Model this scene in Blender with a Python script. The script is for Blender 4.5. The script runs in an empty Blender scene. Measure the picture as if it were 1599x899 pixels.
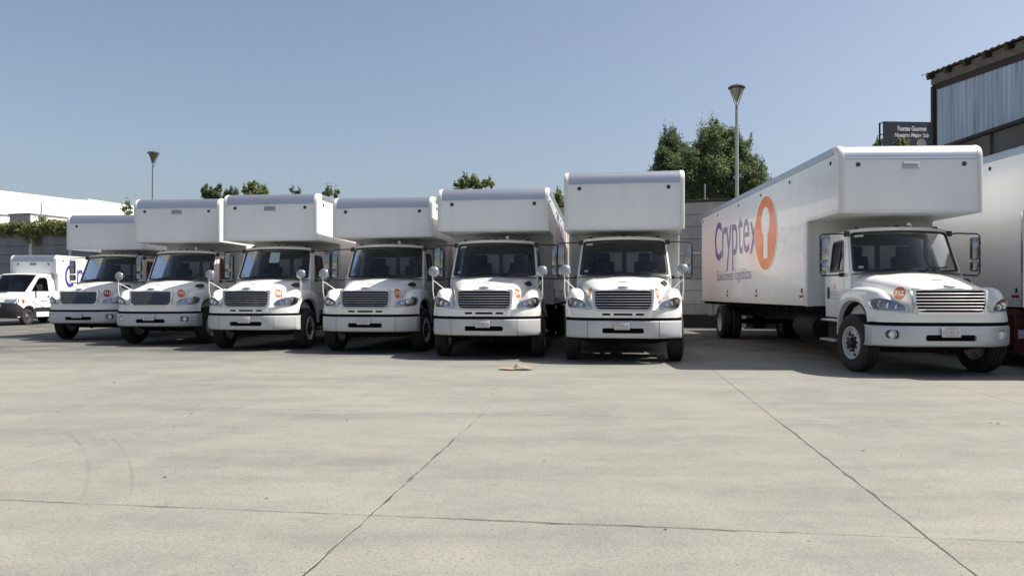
import bpy, bmesh, math, random
import numpy as np
from mathutils import Vector, Matrix, Euler
from mathutils.bvhtree import BVHTree
from mathutils.geometry import tessellate_polygon
C = bpy.context.scene.collection
SC = bpy.context.scene
R = math.radians
random.seed(7)

# ---------------------------------------------------------------- camera, sky, sun, exposure
cd = bpy.data.cameras.new('camera'); cam = bpy.data.objects.new('camera', cd); C.objects.link(cam)
cd.sensor_width = 36; cd.lens = 1176.05 / 1599 * 36; cd.clip_end = 3000; cd.clip_start = 0.05
cam.location = (0, 0, 1.369); cam.rotation_euler = (R(90 + 0.429), 0, 0)
SC.camera = cam
SUN_EL, SUN_AZ = 54.0, 90.0          # azimuth: clockwise from +Y (straight ahead) -> the sun stands to the right
w = bpy.data.worlds.new('World'); SC.world = w; w.use_nodes = True
nt = w.node_tree; bg = nt.nodes['Background']
sky = nt.nodes.new('ShaderNodeTexSky'); sky.sky_type = 'NISHITA'; sky.sun_disc = False
sky.sun_elevation = R(SUN_EL); sky.sun_rotation = R(SUN_AZ)
sky.altitude = 0; sky.air_density = 1.0; sky.dust_density = 3.0; sky.ozone_density = 1.6
hs = nt.nodes.new('ShaderNodeHueSaturation'); hs.inputs['Saturation'].default_value = .86; hs.inputs['Hue'].default_value = .504
nt.links.new(sky.outputs[0], hs.inputs['Color']); nt.links.new(hs.outputs[0], bg.inputs[0]); bg.inputs[1].default_value = 0.092
sl = bpy.data.lights.new('sun', 'SUN'); sl.energy = 5.0; sl.angle = R(0.53); sl.color = (1.0, 0.955, 0.88)
so = bpy.data.objects.new('sun', sl); C.objects.link(so)
sd = Vector((math.sin(R(SUN_AZ)) * math.cos(R(SUN_EL)), math.cos(R(SUN_AZ)) * math.cos(R(SUN_EL)), math.sin(R(SUN_EL))))
so.rotation_euler = sd.to_track_quat('Z', 'Y').to_euler(); so.location = (30, 10, 40)
vs = SC.view_settings; vs.view_transform = 'Standard'; vs.look = 'None'; vs.exposure = 0.66; vs.gamma = 1

# ---------------------------------------------------------------- materials
MATS = {}
def mat(name, col, rough=0.5, metal=0.0, coat=0.0, var=0.0, vscale=(3, 3, 3), bump=0.0, bscale=40, spec=0.5, dirt=None, detail=4, space='Object', bdist=0.02):
    if name in MATS: return MATS[name]
    m = bpy.data.materials.new(name); m.use_nodes = True; n = m.node_tree.nodes; l = m.node_tree.links
    b = n['Principled BSDF']
    b.inputs['Base Color'].default_value = (*col, 1); b.inputs['Roughness'].default_value = rough
    b.inputs['Metallic'].default_value = metal; b.inputs['Coat Weight'].default_value = coat
    b.inputs['Coat Roughness'].default_value = 0.05; b.inputs['Specular IOR Level'].default_value = spec
    if space == 'World':
        g = n.new('ShaderNodeNewGeometry'); src = g.outputs['Position']
    else:
        tc = n.new('ShaderNodeTexCoord'); src = tc.outputs['Object']
        if var > 0:
            oi = n.new('ShaderNodeObjectInfo'); ml_ = n.new('ShaderNodeMath'); ml_.operation = 'MULTIPLY'; ml_.inputs[1].default_value = 37.0; l.new(oi.outputs['Random'], ml_.inputs[0])
            va = n.new('ShaderNodeVectorMath'); va.operation = 'ADD'; l.new(src, va.inputs[0]); l.new(ml_.outputs[0], va.inputs[1]); src = va.outputs[0]
    if var > 0:
        mp = n.new('ShaderNodeMapping'); mp.inputs['Scale'].default_value = vscale; l.new(src, mp.inputs[0])
        no = n.new('ShaderNodeTexNoise'); no.inputs['Scale'].default_value = 1; no.inputs['Detail'].default_value = detail; no.inputs['Roughness'].default_value = .65
        l.new(mp.outputs[0], no.inputs['Vector'])
        mr = n.new('ShaderNodeMapRange'); mr.inputs[1].default_value = .3; mr.inputs[2].default_value = .72
        l.new(no.outputs['Fac'], mr.inputs[0])
        mx = n.new('ShaderNodeMix'); mx.data_type = 'RGBA'
        d = dirt if dirt else tuple(max(0, c * (1 - var)) for c in col)
        mx.inputs[6].default_value = (*col, 1); mx.inputs[7].default_value = (*d, 1)
        if dirt:
            mm = n.new('ShaderNodeMath'); mm.operation = 'MULTIPLY'; mm.inputs[1].default_value = var
            l.new(mr.outputs[0], mm.inputs[0]); l.new(mm.outputs[0], mx.inputs[0])
        else: l.new(mr.outputs[0], mx.inputs[0])
        l.new(mx.outputs[2], b.inputs['Base Color'])
    if bump > 0:
        no2 = n.new('ShaderNodeTexNoise'); no2.inputs['Scale'].default_value = bscale; no2.inputs['Detail'].default_value = 3
        l.new(src, no2.inputs['Vector'])
        bp = n.new('ShaderNodeBump'); bp.inputs['Strength'].default_value = bump; bp.inputs['Distance'].default_value = bdist
        l.new(no2.outputs['Fac'], bp.inputs['Height']); l.new(bp.outputs[0], b.inputs['Normal'])
    MATS[name] = m
    return m
def glass(name, tint, ior=1.5, rough=0.02):
    m = bpy.data.materials.new(name); m.use_nodes = True; n = m.node_tree.nodes; l = m.node_tree.links
    n.remove(n['Principled BSDF']); out = n['Material Output']
    t = n.new('ShaderNodeBsdfTransparent'); t.inputs[0].default_value = (*tint, 1)
    g = n.new('ShaderNodeBsdfGlossy'); g.inputs['Roughness'].default_value = rough; g.inputs[0].default_value = (.95, .95, .95, 1)
    fr = n.new('ShaderNodeFresnel'); fr.inputs[0].default_value = ior
    mx = n.new('ShaderNodeMixShader'); l.new(fr.outputs[0], mx.inputs[0]); l.new(t.outputs[0], mx.inputs[1]); l.new(g.outputs[0], mx.inputs[2])
    l.new(mx.outputs[0], out.inputs[0]); MATS[name] = m
    return m
WHITE = mat('white_paint', (.80, .80, .78), .28, coat=.5, var=.34, vscale=(1.8, 1.8, 1.2), dirt=(.53, .50, .43), detail=6)
BUMPW = mat('bumper_white', (.51, .515, .53), .42, coat=.2, var=.30, vscale=(3, 3, 5), dirt=(.34, .325, .30))
BUMPS = mat('bumper_silver', (.50, .52, .55), .42, metal=.35, var=.18, vscale=(3, 3, 5), dirt=(.36, .35, .33))
BOXW = mat('box_white', (.74, .75, .75), .30, coat=.30, var=.30, vscale=(2.2, 2.2, .22), dirt=(.52, .51, .48), bump=.12, bscale=1.3, bdist=.05)
TRIMW = mat('trim_white', (.66, .66, .64), .38, var=.25, vscale=(4, 4, 1), dirt=(.46, .44, .40))
ALU = mat('aluminium', (.50, .52, .56), .36, metal=.85, var=.3, vscale=(2, 8, 8), dirt=(.40, .40, .40))
CHROME = mat('chrome', (.80, .80, .82), .12, metal=1)
CHROMED = mat('dull_chrome', (.62, .63, .65), .25, metal=1, var=.2, vscale=(9, 9, 9))
DCHR = mat('mirror_back_chrome', (.40, .41, .43), .2, metal=1, var=.3, vscale=(9, 9, 9))
STEEL = mat('polished_steel', (.66, .67, .70), .2, metal=1, var=.15, vscale=(3, 3, 20))
VOID = mat('void_black', (.006, .006, .007), .95, spec=.1)
BLACK = mat('black_plastic', (.018, .018, .02), .45, var=.4, vscale=(9, 9, 9), dirt=(.04, .038, .035))
RUBBER = mat('tyre_rubber', (.014, .0135, .013), .85, var=.6, vscale=(7, 7, 7), dirt=(.05, .045, .038), bump=.2, bscale=60)
DARK = mat('chassis_black', (.010, .010, .010), .8, var=.6, vscale=(5, 5, 5), dirt=(.03, .026, .022), spec=.25)
RIMW = mat('rim_white', (.66, .66, .65), .4, var=.5, vscale=(9, 9, 9), dirt=(.34, .31, .27))
INT = mat('cab_interior', (.13, .135, .14), .8, var=.3)
SEAT = mat('seat_fabric', (.055, .06, .075), .9, var=.4, vscale=(20, 20, 20))
ORANGE = mat('badge_orange', (.62, .16, .028), .4, coat=.2, var=.25, vscale=(20, 20, 20))
REDOR = mat('badge_red_orange', (.45, .06, .022), .4, coat=.2, var=.25, vscale=(20, 20, 20))
LOGOO = mat('logo_orange', (.70, .17, .022), .35, coat=.2, var=.12, vscale=(2, 2, 1))
INDIGO = mat('logo_indigo', (.035, .025, .30), .35, coat=.2, var=.35, vscale=(4, 2, .4), dirt=(.10, .09, .30))
INDIGO_GLARE = mat('logo_indigo_glare', (.075, .08, .22), .38, coat=.2, var=.6, vscale=(4, 3, .5), dirt=(.24, .24, .36))  # indigo lettering, greyed to imitate the glare reflected over it
PRINTW = mat('print_white', (.80, .79, .76), .45)
PRINTG = mat('print_grey_blue', (.30, .33, .48), .45)
PRINTO = mat('print_pale_orange', (.72, .42, .28), .45)
PLATE = mat('plate_white', (.66, .63, .64), .45, var=.3, vscale=(30, 30, 30))
PLATED = mat('plate_print', (.38, .29, .33), .5)
AMBER = mat('amber_lens', (.42, .26, .13), .15, coat=.6)
AMBERD = mat('amber_marker', (.035, .022, .016), .2, coat=.5)
REDL = mat('red_reflector', (.35, .02, .02), .25, coat=.4)
REFL = mat('lamp_reflector', (.80, .81, .83), .10, metal=1)
BEZEL = mat('lamp_bezel', (.42, .43, .47), .22, metal=.8, var=.5, vscale=(30, 30, 30), dirt=(.12, .12, .14))
BEZELD = mat('lamp_dark_end', (.14, .145, .17), .2, metal=.6)
RED = mat('dark_red_steel', (.10, .012, .012), .5, var=.5, vscale=(4, 4, 4), dirt=(.05, .012, .01))
GLASS = glass('windshield_glass', (.80, .87, .88), 1.38)
SGLASS = glass('side_glass', (.45, .50, .52), 1.5)
LENS = glass('lamp_lens', (.88, .89, .92), 1.45)

# ---------------------------------------------------------------- mesh builder
class MB:
    def __init__(s): s.v = []; s.f = []; s.m = []
    def add(s, vs, fs, mi=0):
        o = len(s.v); s.v += [tuple(p) for p in vs]; s.f += [tuple(i + o for i in f) for f in fs]; s.m += [mi] * len(fs)
        return s
    def box(s, c, d, rot=None, mi=0):
        x, y, z = [k / 2 for k in d]
        P = [Vector((a * x, b * y, e * z)) for a in (-1, 1) for b in (-1, 1) for e in (-1, 1)]
        if rot is not None:
            M = Euler(rot).to_matrix(); P = [M @ p for p in P]
        P = [p + Vector(c) for p in P]
        return s.add(P, [(0, 1, 3, 2), (4, 6, 7, 5), (0, 4, 5, 1), (2, 3, 7, 6), (0, 2, 6, 4), (1, 5, 7, 3)], mi)
    def bbox(s, c, d, b=.02, mi=0, rot=None):           # a box with chamfered edges
        bm = bmesh.new(); bmesh.ops.create_cube(bm, size=1)
        for v in bm.verts: v.co = Vector((v.co.x * d[0], v.co.y * d[1], v.co.z * d[2]))
        bmesh.ops.bevel(bm, geom=bm.edges[:], offset=b, segments=2, affect='EDGES', profile=.5)
        bm.verts.index_update(); M = Euler(rot).to_matrix() if rot is not None else Matrix.Identity(3)
        s.add([(M @ v.co) + Vector(c) for v in bm.verts], [[v.index for v in f.verts] for f in bm.faces], mi); bm.free()
        return s
    def tube(s, pts, r, n=8, mi=0, cap=True):
        pts = [Vector(p) for p in pts]; rs = r if isinstance(r, (list, tuple)) else [r] * len(pts)
        rings = []; prev = None
        for i, p in enumerate(pts):
            d = (pts[min(i + 1, len(pts) - 1)] - pts[max(i - 1, 0)]).normalized()
            a = prev if prev is not None else (Vector((0, 0, 1)) if abs(d.z) < .9 else Vector((1, 0, 0)))
            u = (a - d * a.dot(d))
            if u.length < 1e-5: u = d.orthogonal()
            u.normalize(); prev = u; q = d.cross(u)
            rings.append([p + (u * math.cos(t * 2 * math.pi / n) + q * math.sin(t * 2 * math.pi / n)) * rs[i] for t in range(n)])
        return s.rings(rings, True, cap, mi)
    def rings(s, rings, closed=True, cap=False, mi=0, flip=False):
        n = len(rings[0]); V = [p for r in rings for p in r]; F = []
        for i in range(len(rings) - 1):
            for j in range(n if closed else n - 1):
                k = (j + 1) % n
                q = (i * n + j, i * n + k, (i + 1) * n + k, (i + 1) * n + j)
                F.append(q[::-1] if flip else q)
        if cap:
            a = tuple(range(n))[::-1]; b = tuple((len(rings) - 1) * n + j for j in range(n))
            F.append(a[::-1] if flip else a); F.append(b[::-1] if flip else b)
        return s.add(V, F, mi)
    def lathe(s, prof, n=24, axis='x', o=(0, 0, 0), mi=0):  # prof: (along axis, radius)
        rings = []
        for a, r in prof:
            ring = []
            for t in range(n):
                c, q = r * math.cos(2 * math.pi * t / n), r * math.sin(2 * math.pi * t / n)
                p = {'x': (a, c, q), 'y': (c, a, q), 'z': (c, q, a)}[axis]
                ring.append((p[0] + o[0], p[1] + o[1], p[2] + o[2]))
            rings.append(ring)
        return s.rings(rings, True, False, mi)
    def plate(s, outer, holes, fn, depth, mi=0):          # polygon (a, b) with holes, mapped by fn(a, b, d); d = 0 in front, depth behind
        loops = [outer] + list(holes); flat = [p for L in loops for p in L]; n = len(flat)
        tris = tessellate_polygon([[Vector((a, b, 0)) for a, b in L] for L in loops])
        V = [fn(a, b, 0) for a, b in flat] + [fn(a, b, depth) for a, b in flat]
        F = [tuple(t) for t in tris] + [tuple(i + n for i in t[::-1]) for t in tris]
        o = 0
        for L in loops:
            k = len(L)
            for i in range(k):
                j = (i + 1) % k; F.append((o + i, o + j, o + j + n, o + i + n))
            o += k
        return s.add(V, F, mi)
    def strip(s, A, B, closed=True, mi=0):
        n = len(A); return s.add(list(A) + list(B), [(i, (i + 1) % n, n + (i + 1) % n, n + i) for i in range(n if closed else n - 1)], mi)
    def grid(s, fn, us, vs_, mi=0):
        nu, nv = len(us), len(vs_)
        return s.add([fn(u, v) for v in vs_ for u in us], [(j * nu + i, j * nu + i + 1, (j + 1) * nu + i + 1, (j + 1) * nu + i) for j in range(nv - 1) for i in range(nu - 1)], mi)
    def mirror(s):
        r = MB(); r.v = [(-x, y, z) for x, y, z in s.v]; r.f = [f[::-1] for f in s.f]; r.m = list(s.m); return r
    def join(s, o, M=None):
        k = len(s.v); s.v += [tuple(M @ Vector(p)) if M is not None else p for p in o.v]; s.f += [tuple(i + k for i in f) for f in o.f]; s.m += o.m; return s
    def mesh(s, name, mats, smooth=32, fix=True):
        me = bpy.data.meshes.new(name); me.from_pydata(s.v, [], s.f)
        if not isinstance(mats, (list, tuple)): mats = [mats]
        for m in mats: me.materials.append(m)
        if len(mats) > 1: me.polygons.foreach_set('material_index', s.m)
        if fix:
            bm = bmesh.new(); bm.from_mesh(me); bmesh.ops.remove_doubles(bm, verts=bm.verts[:], dist=1e-5)
            bmesh.ops.recalc_face_normals(bm, faces=bm.faces[:]); bm.to_mesh(me); bm.free()
        if smooth:
            me.polygons.foreach_set('use_smooth', [True] * len(me.polygons)); me.set_sharp_from_angle(angle=R(smooth))
        me.update(); return me
    def bvh(s): return BVHTree.FromPolygons([Vector(p) for p in s.v], s.f)

def ob(name, me, parent=None, loc=(0, 0, 0), rot=(0, 0, 0), **kw):
    o = bpy.data.objects.new(name, me); C.objects.link(o); o.location = loc; o.rotation_euler = rot
    if parent is not None: o.parent = parent
    for k, v in kw.items(): o[k] = v
    return o
def thing(name, label, cat, loc=(0, 0, 0), rz=0, group=None):
    o = ob(name, None, None, loc, (0, 0, rz)); o['label'] = label; o['category'] = cat
    if group: o['group'] = group
    return o
def tag(o, label, cat, group=None, kind=None):
    o['label'] = label; o['category'] = cat
    if group: o['group'] = group
    if kind: o['kind'] = kind
    return o
def lerp(a, b, t): return a + (b - a) * t
def interp(x, T):
    if x <= T[0][0]: return T[0][1]
    for (a, p), (b, q) in zip(T, T[1:]):
        if x <= b: return lerp(p, q, (x - a) / (b - a))
    return T[-1][1]
def lin(a, b, n): return [a + (b - a) * i / (n - 1) for i in range(n)]
def rrect(x0, x1, y0, y1, r, n=5, m=10):
    P = []
    for cx, cy, a0, ex, ey in ((x1 - r, y1 - r, 0, x0 + r, y1), (x0 + r, y1 - r, 90, x0, y0 + r), (x0 + r, y0 + r, 180, x1 - r, y0), (x1 - r, y0 + r, 270, x1, y1 - r)):
        for i in range(n + 1):
            t = R(a0 + 90 * i / n); P.append((cx + r * math.cos(t), cy + r * math.sin(t)))
        a = P[-1]
        for i in range(1, m): P.append((lerp(a[0], ex, i / m), lerp(a[1], ey, i / m)))
    return P
def circle(cx, cy, rx, ry=None, n=32): ry = ry or rx; return [(cx + rx * math.cos(2 * math.pi * i / n), cy + ry * math.sin(2 * math.pi * i / n)) for i in range(n)]
def text_mb(s, size, bold=0.0, align='CENTER', fit=None, shear=0, sub=False):
    cu = bpy.data.curves.new('lettering', 'FONT'); cu.body = s; cu.size = size; cu.align_x = align; cu.align_y = 'BOTTOM_BASELINE' if False else 'BOTTOM'
    cu.offset = bold; cu.resolution_u = 4; cu.shear = shear
    o = bpy.data.objects.new('lettering', cu); C.objects.link(o); bpy.context.view_layer.update()
    me = bpy.data.meshes.new_from_object(o.evaluated_get(bpy.context.evaluated_depsgraph_get()))
    b = MB(); b.add([v.co[:] for v in me.vertices], [tuple(p.vertices) for p in me.polygons])
    bpy.data.objects.remove(o); bpy.data.curves.remove(cu); bpy.data.meshes.remove(me)
    if sub:
        bm = bmesh.new(); vs2 = [bm.verts.new(p) for p in b.v]
        for f in b.f:
            try: bm.faces.new([vs2[i] for i in f])
            except ValueError: pass
        bmesh.ops.triangulate(bm, faces=bm.faces[:]); bmesh.ops.subdivide_edges(bm, edges=bm.edges[:], cuts=2, use_grid_fill=True)
        bm.verts.index_update(); b = MB(); b.add([v.co[:] for v in bm.verts], [[v.index for v in f.verts] for f in bm.faces]); bm.free()
    if fit:                                               # (x0, x1, y0, y1)
        xs = [p[0] for p in b.v]; ys = [p[1] for p in b.v]
        sx = (fit[1] - fit[0]) / (max(xs) - min(xs)); sy = (fit[3] - fit[2]) / (max(ys) - min(ys))
        b.v = [(fit[0] + (p[0] - min(xs)) * sx, fit[2] + (p[1] - min(ys)) * sy, 0) for p in b.v]
    return b

# ================================================================ THE BOX TRUCK (x: right in the picture, y: towards its tail, z: up)
def sweep(x): a = max(0, abs(x) - .5); return .35 * (a / .63) ** 2
CACHE = {}
def cached(key, fn):
    if key not in CACHE: CACHE[key] = fn()
    return CACHE[key]

def fender_mb():
    crown = [(.0, .90), (.0, .96), (.0, 1.05), (.012, 1.14), (.03, 1.22), (.065, 1.31), (.12, 1.385), (.22, 1.435), (.40, 1.465), (.62, 1.48), (.85, 1.487), (1.1, 1.487), (1.35, 1.475), (1.55, 1.45), (1.70, 1.40), (1.775, 1.30), (1.785, 1.1), (1.785, .85), (1.785, .62)]
    arch = [(.44, .90), (.44, .935), (.45, .985), (.475, 1.04), (.51, 1.085), (.56, 1.13), (.62, 1.165), (.70, 1.20), (.80, 1.225), (.90, 1.24), (1.0, 1.247), (1.12, 1.247), (1.26, 1.235), (1.40, 1.20), (1.53, 1.13), (1.62, 1.04), (1.68, .93), (1.715, .78), (1.73, .62)]
    cols = [(.52, 1.0), (.60, .95), (.68, .82), (.75, .56), (.82, .27), (.89, .08), (.96, 0), (1.02, .02), (1.07, .08), (1.105, .18), (1.13, .34), (1.145, .56), (1.148, .8), (1.142, 1.0)]
    rings = []
    for (yc, zc), (ya, za) in zip(crown, arch):
        wi = min(1, max(0, (zc - 1.09) / .17)) if yc < .7 else 1.0
        if yc > 1.5: wi = 1
        ws = 1 - min(1, max(0, (yc - .15) / .75))
        ring = []
        for x, t in cols:
            tt = t * wi if x < .94 else t
            y, z = lerp(yc, ya, tt), lerp(zc, za, tt)
            if x < .94: y = lerp(yc, min(ya, yc + .42), tt)
            sw = sweep(x) * ws
            if x > 1.05: sw = min(sw, max(0, ya - .02 - y)) if y + sw > ya - .02 else sw
            ring.append((x, y + sw, z))
        ring.append((1.05, ring[-1][1] + .005, za + .005)); ring.append((.55, ring[-1][1], za + .005))
        rings.append(ring)
    b = MB(); b.rings(rings, False); return b
def hood_mb(kind):
    S = [(-.005, .575, 1.452), (.0, .588, 1.466), (.018, .600, 1.484), (.06, .62, 1.512), (.13, .645, 1.535), (.25, .67, 1.562), (.45, .71, 1.603), (.7, .765, 1.65), (1.0, .84, 1.70), (1.25, .91, 1.737), (1.40, .955, 1.752), (1.62, .985, 1.765)]
    half = [(0, 0), (.25, -.003), (.45, -.010), (.60, -.020), (.72, -.034), (.82, -.055), (.90, -.085), (.955, -.125), (.985, -.17), (1.0, -.225), (1.006, -.30)]
    rings = []
    for y, hw, zc in S:
        k = .45 if y < .04 else (.75 if y < .1 else 1)
        prof = [(a * hw, zc + d * k - (.012 if .3 < a < .62 else 0)) for a, d in half] + [(hw * 1.01, lerp(zc - .3, .90, .4)), (hw * 1.01, .90)]
        rings.append([(-x, y, z) for x, z in prof[::-1]] + [(x, y, z) for x, z in prof[1:]])
    b = MB(); b.rings(rings, False)
    # plan-rounding of the front corners
    v = []
    for x, y, z in b.v:
        if y < .45 and abs(x) > .48: y += .10 * ((abs(x) - .48) / .12) ** 2 * max(0, 1 - y / .45) * .55
        v.append((x, y, z))
    b.v = v
    if kind == 'core': return b
    f = fender_mb(); b.join(f); b.join(f.mirror())
    return b
def fascia_mb(kind):           # panel across the nose below and round the grille, with real slots
    xs = sorted(set([round(x, 3) for x in lin(-.60, .60, 21)] + [-.58, .58])); holes = []
    zs = [.90, .925, .945, .985, 1.005, 1.05, 1.425, 1.45]
    if kind == 'B':
        xs = sorted(set(xs + [-.40, -.245, -.18, .18, .245, .40])); holes = [(-.40, -.245), (-.18, .18), (.245, .40)]
    b = MB()
    fn = lambda x, z, d: (x, sweep(x) - .012 + .030 * max(0, abs(x) - .5) / .10 + d + max(0, z - 1.38) * .25, z)
    for i in range(len(xs) - 1):
        for j in range(len(zs) - 1):
            cx, cz = (xs[i] + xs[i + 1]) / 2, (zs[j] + zs[j + 1]) / 2
            if (1.05 < cz < 1.425 and abs(cx) < .56) or (cz > 1.05 and abs(cx) > .58): continue
            if any(a < cx < c for a, c in holes) and .945 < cz < .985: continue
            q = [(xs[i], zs[j]), (xs[i + 1], zs[j]), (xs[i + 1], zs[j + 1]), (xs[i], zs[j + 1])]
            b.add([fn(x, z, 0) for x, z in q], [(0, 1, 2, 3)])
    for a, c in holes:
        L = [(a, .945), (c, .945), (c, .985), (a, .985)]
        b.strip([fn(x, z, 0) for x, z in L], [fn(x, z, .06) for x, z in L])
    return b
def bumper_path(x): return sweep(x) - .022
def bumper_mb(x0, x1, holes, wrap=0):
    xs = sorted(set([round(x, 3) for x in lin(x0, x1, max(3, int((x1 - x0) / .06)))] + [h for H in holes for h in H[:2]]))
    prof = [(.10, .846), (.04, .845), (.010, .838), (.0, .82), (.0, .80), (-.004, .775), (-.004, .70), (-.004, .63), (.0, .60), (.005, .56), (.02, .525), (.05, .505), (.12, .50)]
    zs = [p[1] for p in prof]; b = MB()
    P = lambda x, k, d=0: (x, bumper_path(x) + prof[k][0] + d, prof[k][1])
    for i in range(len(xs) - 1):
        for k in range(len(prof) - 1):
            cx, cz = (xs[i] + xs[i + 1]) / 2, (zs[k] + zs[k + 1]) / 2
            if any(h[0] < cx < h[1] and h[2] < cz < h[3] for h in holes): continue
            b.add([P(xs[i], k), P(xs[i + 1], k), P(xs[i + 1], k + 1), P(xs[i], k + 1)], [(0, 1, 2, 3)])
    for h in holes:
        hx = [x for x in xs if h[0] <= x <= h[1]]
        L = [(x, h[3]) for x in hx] + [(x, h[2]) for x in hx[::-1]]
        f = lambda x, z, d: (x, bumper_path(x) + interp(-z, [(-p[1], p[0]) for p in prof]) + d, z)
        b.strip([f(x, z, 0) for x, z in L], [f(x, z, .07) for x, z in L])
        if True:                                          # rounded corners of the openings
            for ex, sx in ((h[0], 1), (h[1], -1)):
                for ez, sz in ((h[2], 1), (h[3], -1)):
                    rr_ = .04 if h[1] - h[0] > .5 else .065; arc = [(ex + sx * rr_ * (1 - math.cos(R(a))), ez + sz * rr_ * (1 - math.sin(R(a)))) for a in range(0, 91, 15)]
                    b.add([f(x, z, .001) for x, z in [(ex, ez)] + arc], [tuple(range(8))])
    # end returns
    for e, on in ((x0, wrap & 1), (x1, wrap & 2)):
        s = 1 if e > 0 else -1
        R0 = [P(e, k) for k in range(len(prof))]
        if on:
            R1 = [(e + s * .02, p[1] + .06, p[2]) for p in R0]; R2 = [(e + s * .025, p[1] + .22, lerp(p[2], .69, .05)) for p in R0]
            b.rings([R0, R1, R2], False)
        else: b.rings([R0, [(p[0], p[1] + .03, p[2]) for p in R0]], False)
    return b
def grille_meshes(kind):
    out = [(-.575, 1.455), (-.60, 1.42), (-.585, 1.20), (-.56, 1.09), (-.52, 1.045), (-.46, 1.032)]
    out = out + [(-x, z) for x, z in out[::-1]]
    inn = [(-.535, 1.418), (-.553, 1.395), (-.545, 1.21), (-.522, 1.11), (-.49, 1.078), (-.44, 1.068)]
    inn = inn + [(-x, z) for x, z in inn[::-1]]
    yf = lambda x, z, d: (x, sweep(x) - .045 + .16 * max(0, z - 1.30) ** 1.2 + d + .03 * (x / .6) ** 2, z)
    b = MB(); b.plate(out, [inn], yf, .06)
    back = MB(); back.plate(inn, [], lambda x, z, d: (x, yf(x, z, 0)[1] + .10 + d, z), .01)
    bars = []
    for i in range(6):
        z = 1.108 + i * .0525; hw = interp(z, [(1.08, .505), (1.12, .53), (1.21, .546), (1.4, .552)])
        m = MB(); xs = lin(-hw, hw, 9); k = .0075 if kind == 'A' else .0065; sec = [(.0, k), (-.006, 0), (.0, -k), (.018, -k), (.018, k * .6)]
        m.rings([[(x, yf(x, z, 0)[1] + .012 + dy, z + dz) for dy, dz in sec] for x in xs], True, True); bars.append(m)
    return b, back, bars
HL = [(.685, 1.105), (.70, 1.155), (.74, 1.20), (.80, 1.235), (.88, 1.262), (.96, 1.285), (1.03, 1.295), (1.075, 1.285), (1.10, 1.245), (1.105, 1.19), (1.09, 1.13), (1.06, 1.098), (.97, 1.085), (.86, 1.083), (.75, 1.088), (.70, 1.092)]
HOODMB = hood_mb('A'); HOODBVH = HOODMB.bvh(); COREBVH = hood_mb('core').bvh()
def on_front(x, z, off):       # the smooth face the lamp unit follows
    x_ = abs(x); return (x, sweep(x) + interp(z, [(1.05, 0), (1.14, .008), (1.22, .026), (1.30, .056)]) + .10 * max(0, (x_ - 1.0) / .10) ** 2 + off, z)
def headlight_meshes():
    c = (sum(p[0] for p in HL) / len(HL), sum(p[1] for p in HL) / len(HL))
    sc = lambda k: [(c[0] + (x - c[0]) * k, c[1] + (z - c[1]) * k) for x, z in HL]
    def dense(L): return [(lerp(a[0], b_[0], t), lerp(a[1], b_[1], t)) for a, b_ in zip(L, L[1:] + L[:1]) for t in (0, .25, .5, .75)]
    def disc(k, off):
        b = MB(); rr = [sc(k * q) for q in (1, .92, .84, .76, .68, .6, .5, .4, .3, .2, .1, .02)]; rr = [dense(L) for L in rr]
        b.rings([[on_front(x, z, off) for x, z in L] for L in rr], True); return b
    base = disc(1.0, -.009)
    rim = MB(); rim.strip([on_front(x, z, -.020) for x, z in dense(sc(1.05))], [on_front(x, z, -.020) for x, z in dense(sc(.93))])
    rim.strip([on_front(x, z, -.002) for x, z in dense(sc(1.07))], [on_front(x, z, -.020) for x, z in dense(sc(1.05))])
    skirt = MB(); skirt.rings([[(p[0], p[1] + d, p[2]) for p in (on_front(x, z, -.016) for x, z in dense(sc(1.085)))] for d in (0, .05, .22)], True); skirt.strip([on_front(x, z, -.016) for x, z in dense(sc(1.085))], [on_front(x, z, -.016) for x, z in dense(sc(1.04))])
    lens = disc(.97, -.027)
    refs = []
    for (x, z, r) in ((.80, 1.145, .047), (.905, 1.17, .055)):
        p = on_front(x, z, -.010); b = MB()
        b.lathe([(-.014, r), (-.006, r * .92), (.0, r * .5), (.002, .001)], 14, 'y', p); b.lathe([(-.016, .016), (-.010, .022), (-.0, .022)], 8, 'y', p)
        refs.append(b)
    p = on_front(1.01, 1.20, -.010); t = MB(); t.lathe([(-.012, .038), (-.002, .052)], 12, 'y', p); t.lathe([(-.016, .001), (-.013, .034), (-.008, .036)], 10, 'y', p)
    e = MB(); E_ = [(.985, 1.288), (1.03, 1.294), (1.074, 1.283), (1.099, 1.245), (1.103, 1.19), (1.089, 1.132), (1.06, 1.101), (1.02, 1.095), (1.045, 1.14), (1.055, 1.20), (1.035, 1.25)]
    e.plate(E_, [], lambda x, z, d: on_front(x, z, -.014 + d), .004)
    return base, rim, lens, refs, t, e, skirt
def S_wind(u, v, off=0.0):
    hw = lerp(.985, .904, v); return (u * hw, lerp(1.335, 1.655, v) + .20 * abs(u) ** 2.2 + off, lerp(1.755, 2.515, v) + .03 * (1 - u * u) * v - .012 * abs(u) * 0)
def Wd(z): return interp(z, [(.6, .975), (.95, .985), (1.70, 1.0), (2.5, .905)])
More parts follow.
